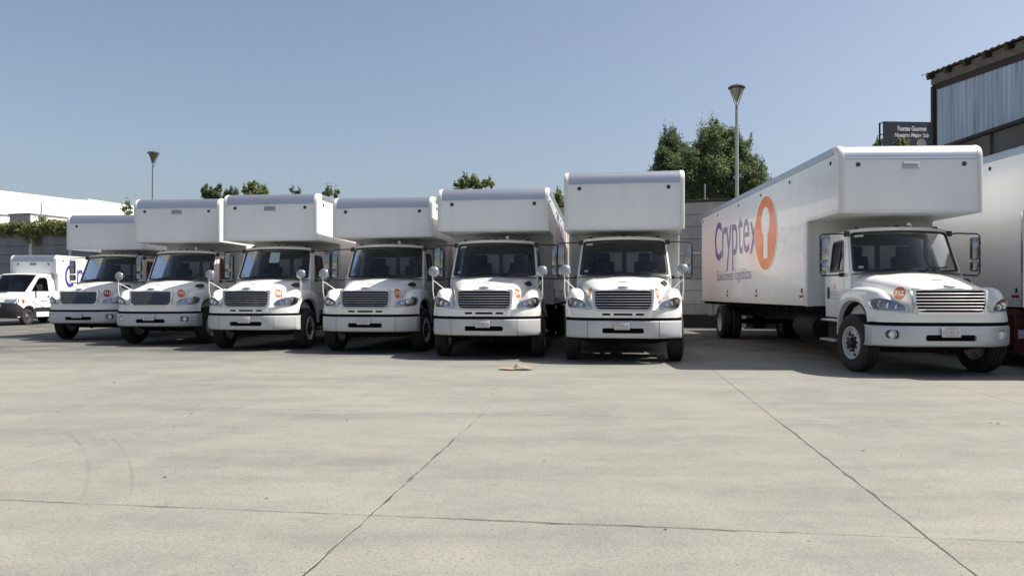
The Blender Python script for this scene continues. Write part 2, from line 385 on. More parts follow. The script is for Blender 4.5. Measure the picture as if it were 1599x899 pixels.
def cab_meshes():
    b = MB(); liner = MB(); seal = MB()
    op = rrect(-.965, .965, .005, .985, .07, 5, 12); ip = rrect(-.915, .915, .055, .935, .06, 5, 12)
    ou = []
    for u, v in op:                                      # outer rectangle matched to the opening loop
        k = max(abs(u) / 1.0, abs((v - .495)) / .565); ou.append((u / k, .495 + (v - .495) / k))
    b.strip([S_wind(u, v) for u, v in ou], [S_wind(u, v, -.004) for u, v in op]); b.strip([S_wind(u, v, -.004) for u, v in op], [S_wind(u, v, .02) for u, v in op])
    seal.strip([S_wind(u, v, .006) for u, v in op], [S_wind(u, v, .006) for u, v in ip]); seal.strip([S_wind(u, v, .006) for u, v in ip], [S_wind(u, v, .02) for u, v in ip])
    cu = lin(-1, 1, 25); b.rings([[S_wind(u, -.06) for u in cu], [(S_wind(u, -.06)[0] * 1.0, S_wind(u, -.06)[1] - .01, 1.25) for u in cu]], False)
    for s in (1, -1):
        sf = lambda y, z, d, s=s: (s * (Wd(z) - d), y, z)
        b.plate([(1.74, .92), (2.75, .92), (2.75, 1.70), (1.50, 1.70), (1.48, 1.35), (1.74, 1.25)], [], sf, .03)
        b.plate([(1.525, 1.70), (2.75, 1.70), (2.75, 2.50), (1.865, 2.50)], [[(1.80, 1.765), (2.52, 1.765), (2.53, 2.30), (2.49, 2.38), (2.03, 2.40), (1.95, 2.35)]], sf, .03)
        liner.plate([(1.5, 1.1), (2.72, 1.1), (2.72, 1.74), (1.5, 1.74)], [], lambda y, z, d, s=s: (s * (Wd(z) - .035 - d), y, z), .02)
        b.rings([[(s * .9, 1.87, 2.47), (s * .9, 2.75, 2.47)], [(s * .912, 1.85, 2.50), (s * .912, 2.755, 2.50)], [(s * .905, 1.83, 2.535), (s * .905, 2.76, 2.55)]], False)
    bf = lambda x, z, d: (x, 2.75 - d, z)
    wins = [[(-.62, 1.86), (-.05, 1.86), (-.05, 2.32), (-.62, 2.32)], [(.05, 1.86), (.62, 1.86), (.62, 2.32), (.05, 2.32)]]
    b.plate([(-.98, .92), (.98, .92), (1.0, 1.70), (.905, 2.50), (-.905, 2.50), (-1.0, 1.70)], wins, bf, .03)
    liner.plate([(-.96, 1.0), (.96, 1.0), (.97, 1.70), (.885, 2.47), (-.885, 2.47), (-.97, 1.70)], wins, lambda x, z, d: (x, 2.715 - d, z), .01)
    # roof
    def roof(u, t):
        p = S_wind(u, 1.055); yf = p[1]; y = lerp(yf, 2.755, t)
        z = 2.545 + .03 * (1 - u * u) + .06 * (1 - (1 - min(1, t * 3.2)) ** 2) * (1 - abs(u) ** 6) - .03 * max(0, (t - .9) / .1) ** 2
        return (u * .905, y, z)
    b.grid(roof, lin(-1, 1, 21), [0, .03, .07, .13, .2, .3, .45, .6, .75, .9, .95, 1])
    liner.grid(lambda u, t: (u * .87, lerp(1.70 + .16 * abs(u) ** 2.2, 2.7, t), 2.475), lin(-1, 1, 7), [0, .5, 1])
    # floor, dashboard
    liner.box((0, 2.1, 1.08), (1.9, 1.3, .04))
    liner.rings([[(x, y + .18 * abs(x) ** 2.2, z) for y, z in ((1.37, 1.72), (1.45, 1.745), (1.62, 1.755), (1.80, 1.73), (1.85, 1.66), (1.80, 1.3), (1.7, 1.1))] for x in lin(-.93, .93, 9)], False)
    liner.rings([[(x, y, z) for y, z in ((1.66, 1.75), (1.68, 1.83), (1.78, 1.84), (1.86, 1.76))] for x in (.18, .25, .45, .65, .72)], False)
    return b, liner, seal
def glass_mb():
    b = MB(); b.grid(lambda u, v: S_wind(u, v, .014), lin(-.95, .95, 17), lin(.02, .97, 7)); return b
def seat_mb():
    b = MB(); b.bbox((0, 2.28, 1.42), (.50, .52, .16), .05); b.bbox((0, 2.56, 1.78), (.48, .14, .66), .06, rot=(R(-10), 0, 0)); b.bbox((0, 2.62, 2.20), (.28, .10, .19), .04); return b
def steer_mb():
    b = MB(); pts = []
    M = Matrix.Translation((.45, 1.98, 1.80)) @ Euler((R(-38), 0, 0)).to_matrix().to_4x4()
    ring = [[(.205 + .014 * math.cos(q), .014 * math.sin(q)) for q in lin(0, 2 * math.pi, 7)[:-1]] for _ in range(1)][0]
    rings = [[M @ Vector(((r) * math.cos(t), r * math.sin(t), h)) for r, h in ring] for t in lin(0, 2 * math.pi, 25)]
    b.rings(rings, True)
    for a in (-90, 20, 160): b.tube([M @ Vector((0, 0, -.02)), M @ Vector((.2 * math.cos(R(a)), .2 * math.sin(R(a)), 0))], .012, 6)
    b.tube([M @ Vector((0, 0, -.02)), M @ Vector((0, 0, -.3))], .03, 8); return b
def door_meshes(s):
    d = MB(); sf = lambda y, z, e: (s * (Wd(z) + .007 - e), y, z)
    d.plate([(1.83, .955), (2.62, .955), (2.625, 1.70), (1.79, 1.70), (1.79, 1.30)], [], sf, .012)
    d.plate([(1.79, 1.70), (2.625, 1.70), (2.625, 2.42), (2.59, 2.46), (1.99, 2.46), (1.93, 2.42)], [[(1.83, 1.79), (2.50, 1.79), (2.505, 2.28), (2.47, 2.355), (2.04, 2.37), (1.97, 2.33)]], sf, .012)
    g = MB(); g.plate([(1.82, 1.78), (2.51, 1.78), (2.515, 2.29), (2.475, 2.365), (2.035, 2.38), (1.96, 2.34)], [], lambda y, z, e: (s * (Wd(z) - .008 - e), y, z), .004)
    seal = MB(); hi = [(1.875, 1.815), (2.48, 1.815), (2.485, 2.27), (2.455, 2.335), (2.05, 2.35), (1.985, 2.315)]; ho = [(1.815, 1.775), (2.515, 1.775), (2.52, 2.295), (2.48, 2.372), (2.035, 2.388), (1.955, 2.345)]
    seal.plate(ho, [hi], lambda y, z, e: (s * (Wd(z) + .010 - e), y, z), .012); seal.box((s * (Wd(2.1) + .004), 2.10, 2.08), (.012, .02, .56), (0, s * R(-6.5), 0))
    h = MB(); h.plate(circle(2.54, 1.38, .045, .12, 14), [], lambda y, z, e: (s * (Wd(z) + .028 - e), y, z), .022)
    dec = []
    a = MB(); a.plate(circle(2.23, 1.50, .04, .065, 14), [], lambda y, z, e: (s * (Wd(z) + .0100 - e), y, z), .003); dec.append((a, PRINTO))
    a = MB()
    for k, (wd, z) in enumerate(((.30, 1.40), (.36, 1.36), (.36, 1.33), (.28, 1.27))): a.plate([(2.27 - wd / 2, z), (2.27 + wd / 2, z), (2.27 + wd / 2, z + .012), (2.27 - wd / 2, z + .012)], [], lambda y, z, e: (s * (Wd(z) + .0100 - e), y, z), .003)
    dec.append((a, PRINTG))
    return d, g, seal, h, dec
def wheel_mbs(dual=False):
    t = MB(); w, r = .27, .505
    prof = [(-w / 2 + .02, .29), (-w / 2, .33), (-w / 2 - .008, .41), (-w / 2 + .004, .47), (-w / 2 + .022, .497), (-w / 2 + .04, r)]
    for g in (-.065, 0, .065): prof += [(g - .010, r + .003), (g - .008, r - .012), (g + .008, r - .012), (g + .010, r + .003)]
    prof = prof + [(-a, q) for a, q in prof[:6][::-1]]
    t.lathe(prof, 40)
    rim = MB(); rim.lathe([(.115, .292), (.135, .288), (.135, .275), (.105, .262), (.06, .255), (.045, .235), (.085, .175), (.10, .14), (.085, .10)], 32)
    rim.lathe([(-.12, .29), (-.03, .265), (.06, .255)], 24)
    holes = MB()
    for k in range(5):
        a = 2 * math.pi * k / 5 + .3; holes.lathe([(.080, .001), (.080, .026), (.05, .026)], 10, 'x', (0, .208 * math.cos(a), .208 * math.sin(a)))
    hub = MB(); hub.lathe([(.08, .115), (.10, .115), (.105, .085), (.16, .078), (.175, .06), (.178, .001)], 20)
    for k in range(10):
        a = 2 * math.pi * k / 10; hub.lathe([(.085, .021), (.135, .019), (.137, .001)], 7, 'x', (0, .142 * math.cos(a), .142 * math.sin(a)))
    return t, rim, holes, hub
def mirror_mbs(s):
    arm = MB(); zt_, zb_ = 2.47, 1.70
    arm.tube([(s * .90, 1.84, zt_), (s * 1.05, 1.80, zt_ + .015), (s * 1.40, 1.76, zt_), (s * 1.445, 1.755, zt_ - .03), (s * 1.445, 1.755, zb_ + .05), (s * 1.41, 1.76, zb_), (s * 1.0, 1.82, zb_ + .02)], .014, 8)
    arm.bbox((s * .93, 1.835, zt_ + .01), (.10, .07, .10), .015); arm.bbox((s * 1.03, 1.82, zb_ + .02), (.10, .06, .08), .015)
    h1 = MB(); h1.bbox((s * 1.36, 1.76, 2.20), (.14, .09, .42), .03); h2 = MB(); h2.bbox((s * 1.36, 1.76, 1.87), (.14, .10, .19), .035)
    g1 = MB(); g1.bbox((s * 1.36, 1.815, 2.20), (.12, .008, .38), .003); g2 = MB(); g2.bbox((s * 1.36, 1.82, 1.87), (.12, .008, .16), .003)
    br = MB()
    for z in (2.30, 2.10, 1.89): br.bbox((s * 1.435, 1.755, z), (.05, .05, .05), .01)
    return arm, h1, h2, g1, g2, br
def fmirror_mbs(s):
    a = MB(); a.tube([(s * 1.16, .50, 1.24), (s * 1.175, .46, 1.45), (s * 1.175, .45, 1.80)], .011, 6); a.tube([(s * 1.00, .78, 1.475), (s * 1.175, .455, 1.66)], .009, 6)
    a.tube([(s * 1.16, .50, 1.24), (s * 1.13, .52, 1.30)], .012, 6)
    h = MB(); h.lathe([(-.045, .001), (-.042, .038), (-.03, .078), (-.012, .108), (.0, .115), (.012, .112), (.012, .001)], 20, 'y', (s * 1.165, .47, 1.84)); return a, h
def cargo_mbs(zt, zb, L, yn=1.3, yb=3.05):
    r = .22; yr = yn + L; hw = 1.25
    arc = [(yn + r - r * math.cos(R(a)), zt - r + r * math.sin(R(a))) for a in range(0, 91, 15)]
    prof = [(yn, zb)] + arc + [(yr, zt), (yr, 1.12), (yb, 1.12), (yb, zb)]
    b = MB(); b.plate(prof, [], lambda y, z, d: (-hw + d, y, z), 2 * hw)
    cap = MB(); pth = [(yn - .004, zt - r - .05), (yn - .012, zt - r - .045), (yn - .012, zt - r - .03), (yn - .006, zt - r - .015)] + [(yn + r - (r + .006) * math.cos(R(a)), zt - r + (r + .006) * math.sin(R(a))) for a in range(0, 91, 9)] + [(yn + r + .12, zt + .006), (yn + r + .125, zt + .001)]
    cap.rings([[(x, y, z) for y, z in pth] for x in lin(-hw + .085, hw - .085, 3)], False)
    trims = []
    for s in (-1, 1):
        t = MB(); w_ = .085
        sec = [(-w_, .0), (-w_, -.010), (-.05, -.012), (-.02, -.010), (.002, .0), (.010, .02), (.010, .06), (.006, .085), (.0, .085)]   # (x from the corner outwards, depth along the path normal)
        pth = [(yn, zb - .004, -1, 0), (yn, zt - r, -1, 0)] + [(yn + r - r * math.cos(R(a)), zt - r + r * math.sin(R(a)), -math.cos(R(a)), math.sin(R(a))) for a in range(10, 91, 10)] + [(yn + r + .12, zt, 0, 1)]
        t.rings([[(s * (hw + x), y - ny * d, z - nz * d) for x, d in sec] for y, z, ny, nz in pth], False); trims.append(t)
    rails = []
    for s in (-1, 1):
        t = MB()
        ys = yn + r + .12
        t.rings([[(s * (hw - .06), y, zt + .005), (s * (hw + .006), y, zt + .005), (s * (hw + .009), y, zt - .01), (s * (hw + .009), y, zt - .13), (s * (hw + .001), y, zt - .135)] for y in (ys, yr)], False, False); rails.append(('top_rail', t, ALU))
        t = MB(); t.box((s * (hw + .003), (yb + yr) / 2 + .06, 1.20), (.014, yr - yb - .16, .15)); rails.append(('bottom_rail', t, TRIMW))
        t = MB(); t.rings([[(s * (hw - .14), yb - .008, z), (s * (hw - .06), yb - .010, z), (s * (hw - .015), yb - .006, z), (s * (hw + .008), yb + .03, z), (s * (hw + .008), yb + .13, z), (s * hw, yb + .13, z)] for z in (1.11, zb - .004)], False); rails.append(('body_corner_post', t, TRIMW))
        t = MB(); t.box((s * (hw + .004), (yn + yb) / 2 + .05, zb + .03), (.012, yb - yn - .12, .06)); rails.append(('nose_rail', t, TRIMW))
    t = MB(); t.box((0, yn - .006, zb + .012), (2 * hw - .18, .014, .034)); rails.append(('nose_lip', t, TRIMW))
    t = MB()
    for s in (-1, 1): t.box((s * (hw - .03), yr + .03, lerp(1.1, zt, .5)), (.10, .07, zt - 1.1))
    t.box((0, yr + .03, zt - .05), (2.36, .06, .14)); t.box((0, yr + .03, 1.12), (2.36, .06, .14)); rails.append(('rear_frame', t, STEEL))
    d = MB()
    for s in (-1, 1): d.box((s * .60, yr + .012, lerp(1.2, zt - .12, .5)), (1.17, .02, zt - 1.35))
    rails.append(('rear_door', d, TRIMW))
    t = MB(); t.tube([(-1.0, yr + .05, .66), (1.0, yr + .05, .66)], .05, 8)
    for s in (-.9, .9): t.tube([(s, yr + .03, .66), (s, yr + .03, 1.08)], .03, 6)
    rails.append(('rear_bumper_bar', t, TRIMW))
    rv = MB()
    for x in (-.75, -.45, 0, .45, .75):
        for z in lin(zb + .10, zt - .45, 9): rv.lathe([(yn - .004, .001), (yn - .003, .006), (yn + .001, .009)], 6, 'y', (x, 0, z))
    return b, cap, trims, rails, rv
def chassis_mb(yr):
    b = MB()
    for s in (-1, 1):
        b.box((s * .43, (0.35 + yr) / 2, .86), (.09, yr - .35, .26)); b.box((s * .43, (3.1 + yr) / 2, 1.045), (.09, yr - 3.1, .10))
    for y in (.5, 1.6, 2.7, 4.2, 5.8, 7.4, 9.2, yr - .4): b.box((0, y, .86), (.78, .10, .18))
    for i in range(16):
        y = lerp(3.2, yr - .2, i / 15); b.box((0, y, 1.075), (2.4, .06, .075))
    b.tube([(-.95, 1.05, .47), (-.6, 1.05, .40), (.6, 1.05, .40), (.95, 1.05, .47)], .06, 8)
    b.box((0, 1.2, .9), (.75, 1.1, .55)); b.box((0, .55, .95), (1.0, .12, .5)); b.tube([(0, 1.9, .70), (0, 6.5, .66), (0, yr - 2.4, .56)], .05, 8)
    b.lathe([(-.75, .06), (-.2, .09), (-.15, .22), (.15, .22), (.2, .09), (.75, .06)], 12, 'x', (0, yr - 2.35, .52))
    for s in (-1, 1): b.box((s * .80, 1.78, .88), (.45, .03, .60))
    b.box((0, .42, .62), (1.5, .10, .30)); b.box((0, 1.5, .58), (.45, 1.1, .28)); b.box((0, .75, .52), (1.0, .4, .10))
    for s in (-1, 1):
        b.rings([[(s * .5 + dx, y, .48 + .10 * ((y - 1.05) / .75) ** 2 + dz) for dx, dz in ((-.04, 0), (.04, 0), (.04, .07), (-.04, .07))] for y in lin(.3, 1.8, 7)], True, True)
        b.tube([(s * .46, .5, .9), (s * .62, .95, .45)], .03, 6)
    b.tube([(.1, .35, .40), (.1, .5, .37)], .03, 6)
    return b
def tank_mb(s):
    b = MB(); b.lathe([(3.3, .001), (3.3, .26), (3.32, .28), (4.55, .28), (4.57, .26), (4.57, .001)], 20, 'y', (s * .78, 0, .66)); return b
def steps_mb(s):
    br = MB(); br.box((s * .86, 2.25, .66), (.22, .78, .50)); treads = []
    for z, x in ((.86, 1.02), (.48, 1.05)):
        t = MB(); t.bbox((s * x, 2.22, z), (.22, .80, .045), .012)
        for k in range(5): t.box((s * (x - .07 + k * .035), 2.22, z + .026), (.012, .76, .008))
        treads.append(t)
    return br, treads

MAPS = {}
def project_decal(mb, cx, cz, s, size_dir):
    """lay a flat decal (x, y) on the hood beside the grille; s is the side of the truck"""
    d = Vector((-s * size_dir[0], size_dir[1], 0)).normalized(); right = Vector((d.y, -d.x, 0)) 
    if s < 0 and right.x < 0: right = -right
    if right.x < 0: right = -right
    o = Vector((cx, 0, cz)); base = COREBVH.ray_cast(o - d * 3, d)
    out = []
    h0 = COREBVH.ray_cast(Vector((cx, -2, cz)), Vector((0, 1, 0)))
    c0 = h0[0] if h0[0] is not None else Vector((cx, .1, cz))
    for x, y, z in mb.v:
        q = c0 + right * x + Vector((0, 0, y)); h = COREBVH.ray_cast(q - d * .6, d)
        p = h[0] if h[0] is not None else q
        out.append(tuple(p - d * (.004 + z)))
    r = MB(); r.v = out; r.f = mb.f; r.m = mb.m; return r

def sub_disc(r, n=28, k=5):
    b = MB(); rings = [[(r * q * math.cos(2 * math.pi * i / n), r * q * math.sin(2 * math.pi * i / n), 0) for i in range(n)] for q in [1 - j / k for j in range(k)] + [.01]]
    b.rings(rings, True); return b

def build_truck(X, Y, th, zt, zb, kind, label, badge=None, badge_sides=(1,), fm=(), L=12.1, vent=False, logo=True, sticker=None, redbadge=False, horn=False, plate='', dash=False, steer=0):
    P = ob('box_truck', None, None, (X, Y, 0), (0, 0, -R(th))); P['label'] = label; P['category'] = 'truck'; P['group'] = 'white box trucks parked side by side'
    yr = 1.3 + L
    # chassis and wheels
    ob('chassis_frame', cached(('ch', yr), lambda: chassis_mb(yr).mesh('chassis_frame', DARK)), P)
    for s in (-1, 1):
        ob('fuel_tank', cached(('tank', s), lambda: tank_mb(s).mesh('fuel_tank', DARK)), P)
        br, tr = cached(('steps', s), lambda: (lambda q: (q[0].mesh('step_bracket', DARK), [t.mesh('step', ALU) for t in q[1]]))(steps_mb(s)))
        bo = ob('step_bracket', br, P)
        for t in tr: ob('step', t, bo)
    def wmesh():
        t, rim, ho, hub = wheel_mbs(); return t.mesh('tyre', RUBBER), rim.mesh('rim', RIMW), ho.mesh('rim_hole', BLACK), hub.mesh('hub', BLACK)
    wm = cached('wheel', wmesh)
    for s in (-1, 1):
        for (y, x, inward) in ((1.05, 1.045, 0), (yr - 2.35, 1.08, 1), (yr - 2.35, .77, 1)):
            wo = ob('wheel', wm[0], P, (s * x, y, .505), (random.uniform(0, 1), 0, (math.pi if s < 0 else 0) + (R(steer) if y < 2 else 0)))
            if inward: wo.rotation_euler = (random.uniform(0, 1), 0, 0 if s < 0 else math.pi) if x > 1 else wo.rotation_euler
            ob('rim', wm[1], wo); ob('rim_hole', wm[2], wo)['kind'] = 'stuff'
            if not inward: ob('hub', wm[3], wo)
    # hood, fascia, grille
    hood = ob('hood', cached('hood', lambda: HOODMB.mesh('hood', WHITE, 40)), P)
    ob('front_panel', cached(('fa', kind), lambda: fascia_mb(kind).mesh('front_panel', WHITE, 30)), hood)
    def gm():
        a, b, bars = grille_meshes(kind); return a.mesh('grille', BUMPS if kind == 'B' else CHROME), b.mesh('grille_backing', VOID), [q.mesh('grille_bar', CHROME) for q in bars]
    g = cached(('gr', kind), gm)
    go = ob('grille', g[0], P); ob('grille_backing', g[1], go)
    for q in g[2]: ob('grille_bar', q, go)
    ob('front_void', cached('void', lambda: MB().box((0, .16, .97), (1.1, .12, .16)).box((0, .14, .875), (1.3, .2, .03)).mesh('front_void', VOID)), P)
    def vs_():
        b = MB(); xs = lin(-1.12, 1.12, 25); b.rings([[(x, sweep(x) + .05, .905), (x, sweep(x) + .012, .90), (x, sweep(x) + .012, .835), (x, sweep(x) + .06, .83)] for x in xs], False); return b.mesh('bumper_gap_strip', VOID)
    ob('bumper_gap_strip', cached('strip', vs_), P)
    def emb():
        b = MB(); b.lathe([(-.022, .001), (-.02, .08), (-.012, .105), (.02, .108)], 20, 'y'); b.v = [(x, y, z * .25) for x, y, z in b.v]; return b.mesh('hood_emblem', CHROMED)
    ob('hood_emblem', cached('emb', emb), P, (0, .022, 1.487), (R(-28), 0, 0))
    ob('hood_handle', cached('hh', lambda: MB().bbox((0, 0, 0), (.16, .03, .02), .006).mesh('hood_handle', TRIMW)), P, (0, .40, 1.60))
    def hv():
        b = MB(); pts = circle(0, 0, .155, .055, 20); b.plate(pts, [], lambda a, c, d: (a, -.01 + d, c * (1 + a * 2)), .09); return b.mesh('hood_air_intake', BLACK)
    hh = HOODBVH.ray_cast(Vector((2, 1.02, 1.72)), Vector((-1, 0, -.12)))
    hn = hh[1] if hh[1].x > 0 else -hh[1]; hq = (-hn).to_track_quat('Y', 'Z')
    hi_ = ob('hood_air_intake', cached('hv', hv), P); hi_.rotation_euler = hq.to_euler(); hi_.location = hh[0] + hn * .026
    for s in (-1, 1):
        def arch():
            b = MB(); b.rings([[(s * x, 1.06 + .635 * math.cos(R(a)) * (1.03 if a > 90 else 1), .56 + .66 * math.sin(R(a))) for a in range(-4, 190, 12)] for x in (.50, 1.10)], False)
            b.box((s * .50, 1.06, .9), (.02, 1.3, .62)); return b.mesh('wheel_arch_liner', DARK)
        ob('wheel_arch_liner', cached(('arch', s), arch), P)
    # bumper
    intake = (-.40, .40, .60, .70)
    if kind == 'B':
        bo = ob('bumper', cached('bB', lambda: bumper_mb(-.685, .685, [intake]).mesh('bumper', BUMPW, 25)), P)
        for s in (-1, 1):
            ob('bumper_end', cached(('bBe', s), lambda: (bumper_mb(.695, 1.115, [], 2) if s > 0 else bumper_mb(.695, 1.115, [], 2).mirror()).mesh('bumper_end', BUMPW, 25)), bo)
    else:
        fogs = [(-.96, -.78, .63, .775), (.78, .96, .63, .775)]
        bo = ob('bumper', cached('bA', lambda: bumper_mb(-1.115, 1.115, [intake] + fogs, 3).mesh('bumper', BUMPS, 25)), P)
        for s in (-1, 1):
            def fog():
                b = MB(); b.lathe([(-.03, .06), (-.035, .07), (.05, .072)], 16, 'y'); return b.mesh('fog_light', CHROMED)
            def fogl():
                b = MB(); b.lathe([(-.034, .001), (-.028, .035), (-.015, .06)], 16, 'y'); return b.mesh('fog_lens', PRINTW)
            def fogb(): return MB().box((0, .07, 0), (.22, .02, .2)).mesh('fog_recess', BUMPS)
            x = s * .87; y = bumper_path(x) + .04
            fo = ob('fog_light', cached('fog', fog), P, (x, y, .70)); ob('fog_lens', cached('fogl', fogl), fo); ob('fog_recess', cached('fogb', fogb), fo)
    ob('bumper_intake', cached('bi', lambda: MB().box((0, .05, .65), (.9, .02, .14)).mesh('bumper_intake', VOID)), bo)
    pl = ob('licence_plate', cached('pl', lambda: MB().bbox((0, 0, 0), (.30, .012, .15), .004).mesh('licence_plate', PLATE)), P, (-.02, -.065, .745 if kind == 'B' else .74), (R(-4), 0, 0))
    tm = text_mb(plate, .1, .002, fit=(-.12, .12, -.025, .035)); tm.v = [(x, -.0075, y) for x, y, z in tm.v]
    tm.box((0, -.0072, -.052), (.2, .001, .018)); tm.box((0, -.0072, .058), (.2, .001, .012)); ob('plate_lettering', tm.mesh('plate_lettering', PLATED, 0), pl)
    # headlights
    def hm(s):
        q = headlight_meshes(); fl = (lambda m: m if s > 0 else m.mirror())
        return fl(q[0]).mesh('headlight', BEZEL), fl(q[1]).mesh('headlight_rim', CHROMED), fl(q[2]).mesh('headlight_lens', LENS), [fl(r).mesh('reflector', REFL) for r in q[3]], fl(q[4]).mesh('turn_signal', [AMBER]), fl(q[5]).mesh('headlight_end_cap', BEZELD), fl(q[6]).mesh('headlight_housing', WHITE)
    for s in (-1, 1):
        h = cached(('hl', s), lambda: hm(s)); ho = ob('headlight', h[0], P)
        ob('headlight_rim', h[1], ho); ob('headlight_lens', h[2], ho); ob('turn_signal', h[4], ho); ob('headlight_end_cap', h[5], ho); ob('headlight_housing', h[6], ho)
        for r in h[3]: ob('reflector', r, ho)
    # cab
    cm = cached('cab', lambda: (lambda q: (q[0].mesh('cab', WHITE, 35), q[1].mesh('cab_interior', INT), q[2].mesh('windshield_seal', BLACK)))(cab_meshes()))
    ob('cab', cm[0], P); ob('cab_interior', cm[1], P)
    ws = ob('windshield', cached('ws', lambda: glass_mb().mesh('windshield', GLASS)), P); ob('windshield_seal', cm[2], ws)
    def wip(x0, x1):
        b = MB(); a = Vector(S_wind(x0, .0, -.02)); c = Vector(S_wind(x1, .115, -.018)); b.tube([a, a.lerp(c, .5) - Vector((0, .015, 0)), c], .009, 5)
        b.tube([Vector(S_wind(u, .06 + .035 * (u - x0) / (x1 - x0), -.012)) for u in lin(x0 + .02, x1 + .28, 6)], .008, 5); return b.mesh('wiper', BLACK)
    ob('wiper', cached('w1', lambda: wip(-.62, -.28)), ws); ob('wiper', cached('w2', lambda: wip(.12, .46)), ws)
    def cowl():
        b = MB(); b.grid(lambda u, t: (u * .96, lerp(1.24, 1.34, t) + .19 * abs(u) ** 2.2 * lerp(.8, 1, t), lerp(1.748, 1.772, t) - .035 * abs(u) ** 4), lin(-1, 1, 21), lin(0, 1, 3)); return b.mesh('cowl_panel', BLACK)
    ob('cowl_panel', cached('cowl', cowl), P)
    st = MB(); st.grid(lambda u, v: S_wind(u, v, .004), lin(-.89, -.73, 3), (.865, .91)); ob('windshield_sticker', cached('stk', lambda: st.mesh('windshield_sticker', PLATE)), ws)
    st2 = MB(); st2.grid(lambda u, v: S_wind(u, v, .009), lin(-.86, -.78, 3), (.10, .155)); ob('windshield_sticker', cached('stk2', lambda: st2.mesh('windshield_sticker', PRINTG)), ws)
    if sticker:
        s3 = MB(); s3.grid(lambda u, v: S_wind(u, v, .02), lin(-.13, .15, 4), (.52, .86)); ob('windshield_paper', s3.mesh('windshield_paper', PLATE), ws)
    if dash:
        s4 = MB(); s4.bbox((.1, 1.62, 1.775), (.5, .22, .03), .01, rot=(R(6), 0, R(8))); s4.bbox((.35, 1.58, 1.80), (.22, .16, .05), .015); ob('dash_glare_blocks', s4.mesh('dash_glare_blocks', PRINTW), P)  # white blocks added in place of the bright reflection on the dash
    sm = cached('seat', lambda: seat_mb().mesh('seat', SEAT))
    for s in (-1, 1): ob('seat', sm, P, (s * .46, 0, 0))
    ob('steering_wheel', cached('steer', lambda: steer_mb().mesh('steering_wheel', BLACK)), P)
    def dm(s):
        q = door_meshes(s); return q[0].mesh('door', WHITE), q[1].mesh('door_window', SGLASS), q[2].mesh('window_seal', BLACK), q[3].mesh('door_handle', BLACK), [(a.mesh('door_decal', m)) for a, m in q[4]]
    for s in (-1, 1):
        d = cached(('door', s), lambda: dm(s)); do = ob('door', d[0], P); ob('door_window', d[1], do); ob('window_seal', d[2], do); ob('door_handle', d[3], do)
        for q in d[4]: ob('door_decal', q, do)
        m = cached(('mir', s), lambda: [q.mesh(n, mt) for q, n, mt in zip(mirror_mbs(s), ('mirror_arm', 'mirror_head', 'wide_angle_mirror', 'mirror_glass', 'mirror_glass', 'mirror_clamp'), (BLACK, DCHR, DCHR, CHROME, CHROME, BLACK))])
        mo = ob('mirror_arm', m[0], P); ob('mirror_head', m[1], mo); ob('wide_angle_mirror', m[2], mo); ob('mirror_glass', m[3], mo); ob('mirror_glass', m[4], mo); ob('mirror_clamp', m[5], mo)
    for s in fm:
        q = cached(('fm', s), lambda: (lambda z: (z[0].mesh('fender_mirror_stalk', PRINTW), z[1].mesh('fender_mirror', mat('mirror_shell', (.36, .37, .39), .25, metal=.6, coat=.3))))(fmirror_mbs(s)))
        fo = ob('fender_mirror_stalk', q[0], P); ob('fender_mirror', q[1], fo)
    for x in (-.72, -.2, 0, .2, .72):
        ob('roof_marker_light', cached('rml', lambda: MB().bbox((0, 0, 0), (.09, .07, .045), .015).mesh('roof_marker_light', AMBERD)), P, (x, 1.86 + .1 * abs(x), 2.62 - .03 * abs(x)))
    if horn:
        def hn():
            b = MB(); b.lathe([(-.03, .001), (-.03, .045), (.02, .05), (.06, .03)], 14, 'y'); b.box((0, .01, -.05), (.03, .03, .06)); return b.mesh('roof_lamp', CHROMED)
        ob('roof_lamp', cached('horn', hn), P, (.25, 1.95, 2.655))
    # badges
    if badge:
        for s in badge_sides:
            dsk = project_decal(sub_disc(.108), s * .664, 1.378, s, (.62, .78)); bo2 = ob('number_badge', dsk.mesh('number_badge', REDOR if redbadge else ORANGE, 60), P)
            tb = text_mb(badge, .1, .004, fit=(-.082, .082, -.043, .043), sub=True); tb.v = [(x, y, .005) for x, y, z in tb.v]
            tb = project_decal(tb, s * .664, 1.378, s, (.62, .78)); ob('badge_digits', tb.mesh('badge_digits', PRINTW, 0), bo2)
    # cargo box
    def cg():
        b, cap, trims, rails, rv = cargo_mbs(zt, zb, L)
        return b.mesh('cargo_box', BOXW, 20), cap.mesh('roof_cap', ALU), [t.mesh('corner_trim', TRIMW) for t in trims], [(n, t.mesh(n, m)) for n, t, m in rails], rv.mesh('rivets', TRIMW)
    c = cached(('cargo', zt, zb, L), cg); co = ob('cargo_box', c[0], P); ob('roof_cap', c[1], co)
    for t in c[2]: ob('corner_trim', t, co)
    for n, t in c[3]: ob(n, t, co)
    o = ob('rivets', c[4], co); o['kind'] = 'stuff'
    ml = cached('ml', lambda: MB().lathe([(-.018, .001), (-.018, .024), (-.006, .03), (-.006, .042), (.004, .045)], 14, 'y').mesh('marker_light', AMBERD))
    for s in (-1, 1): ob('marker_light', ml, co, (s * .93, 1.3, zt - .36))
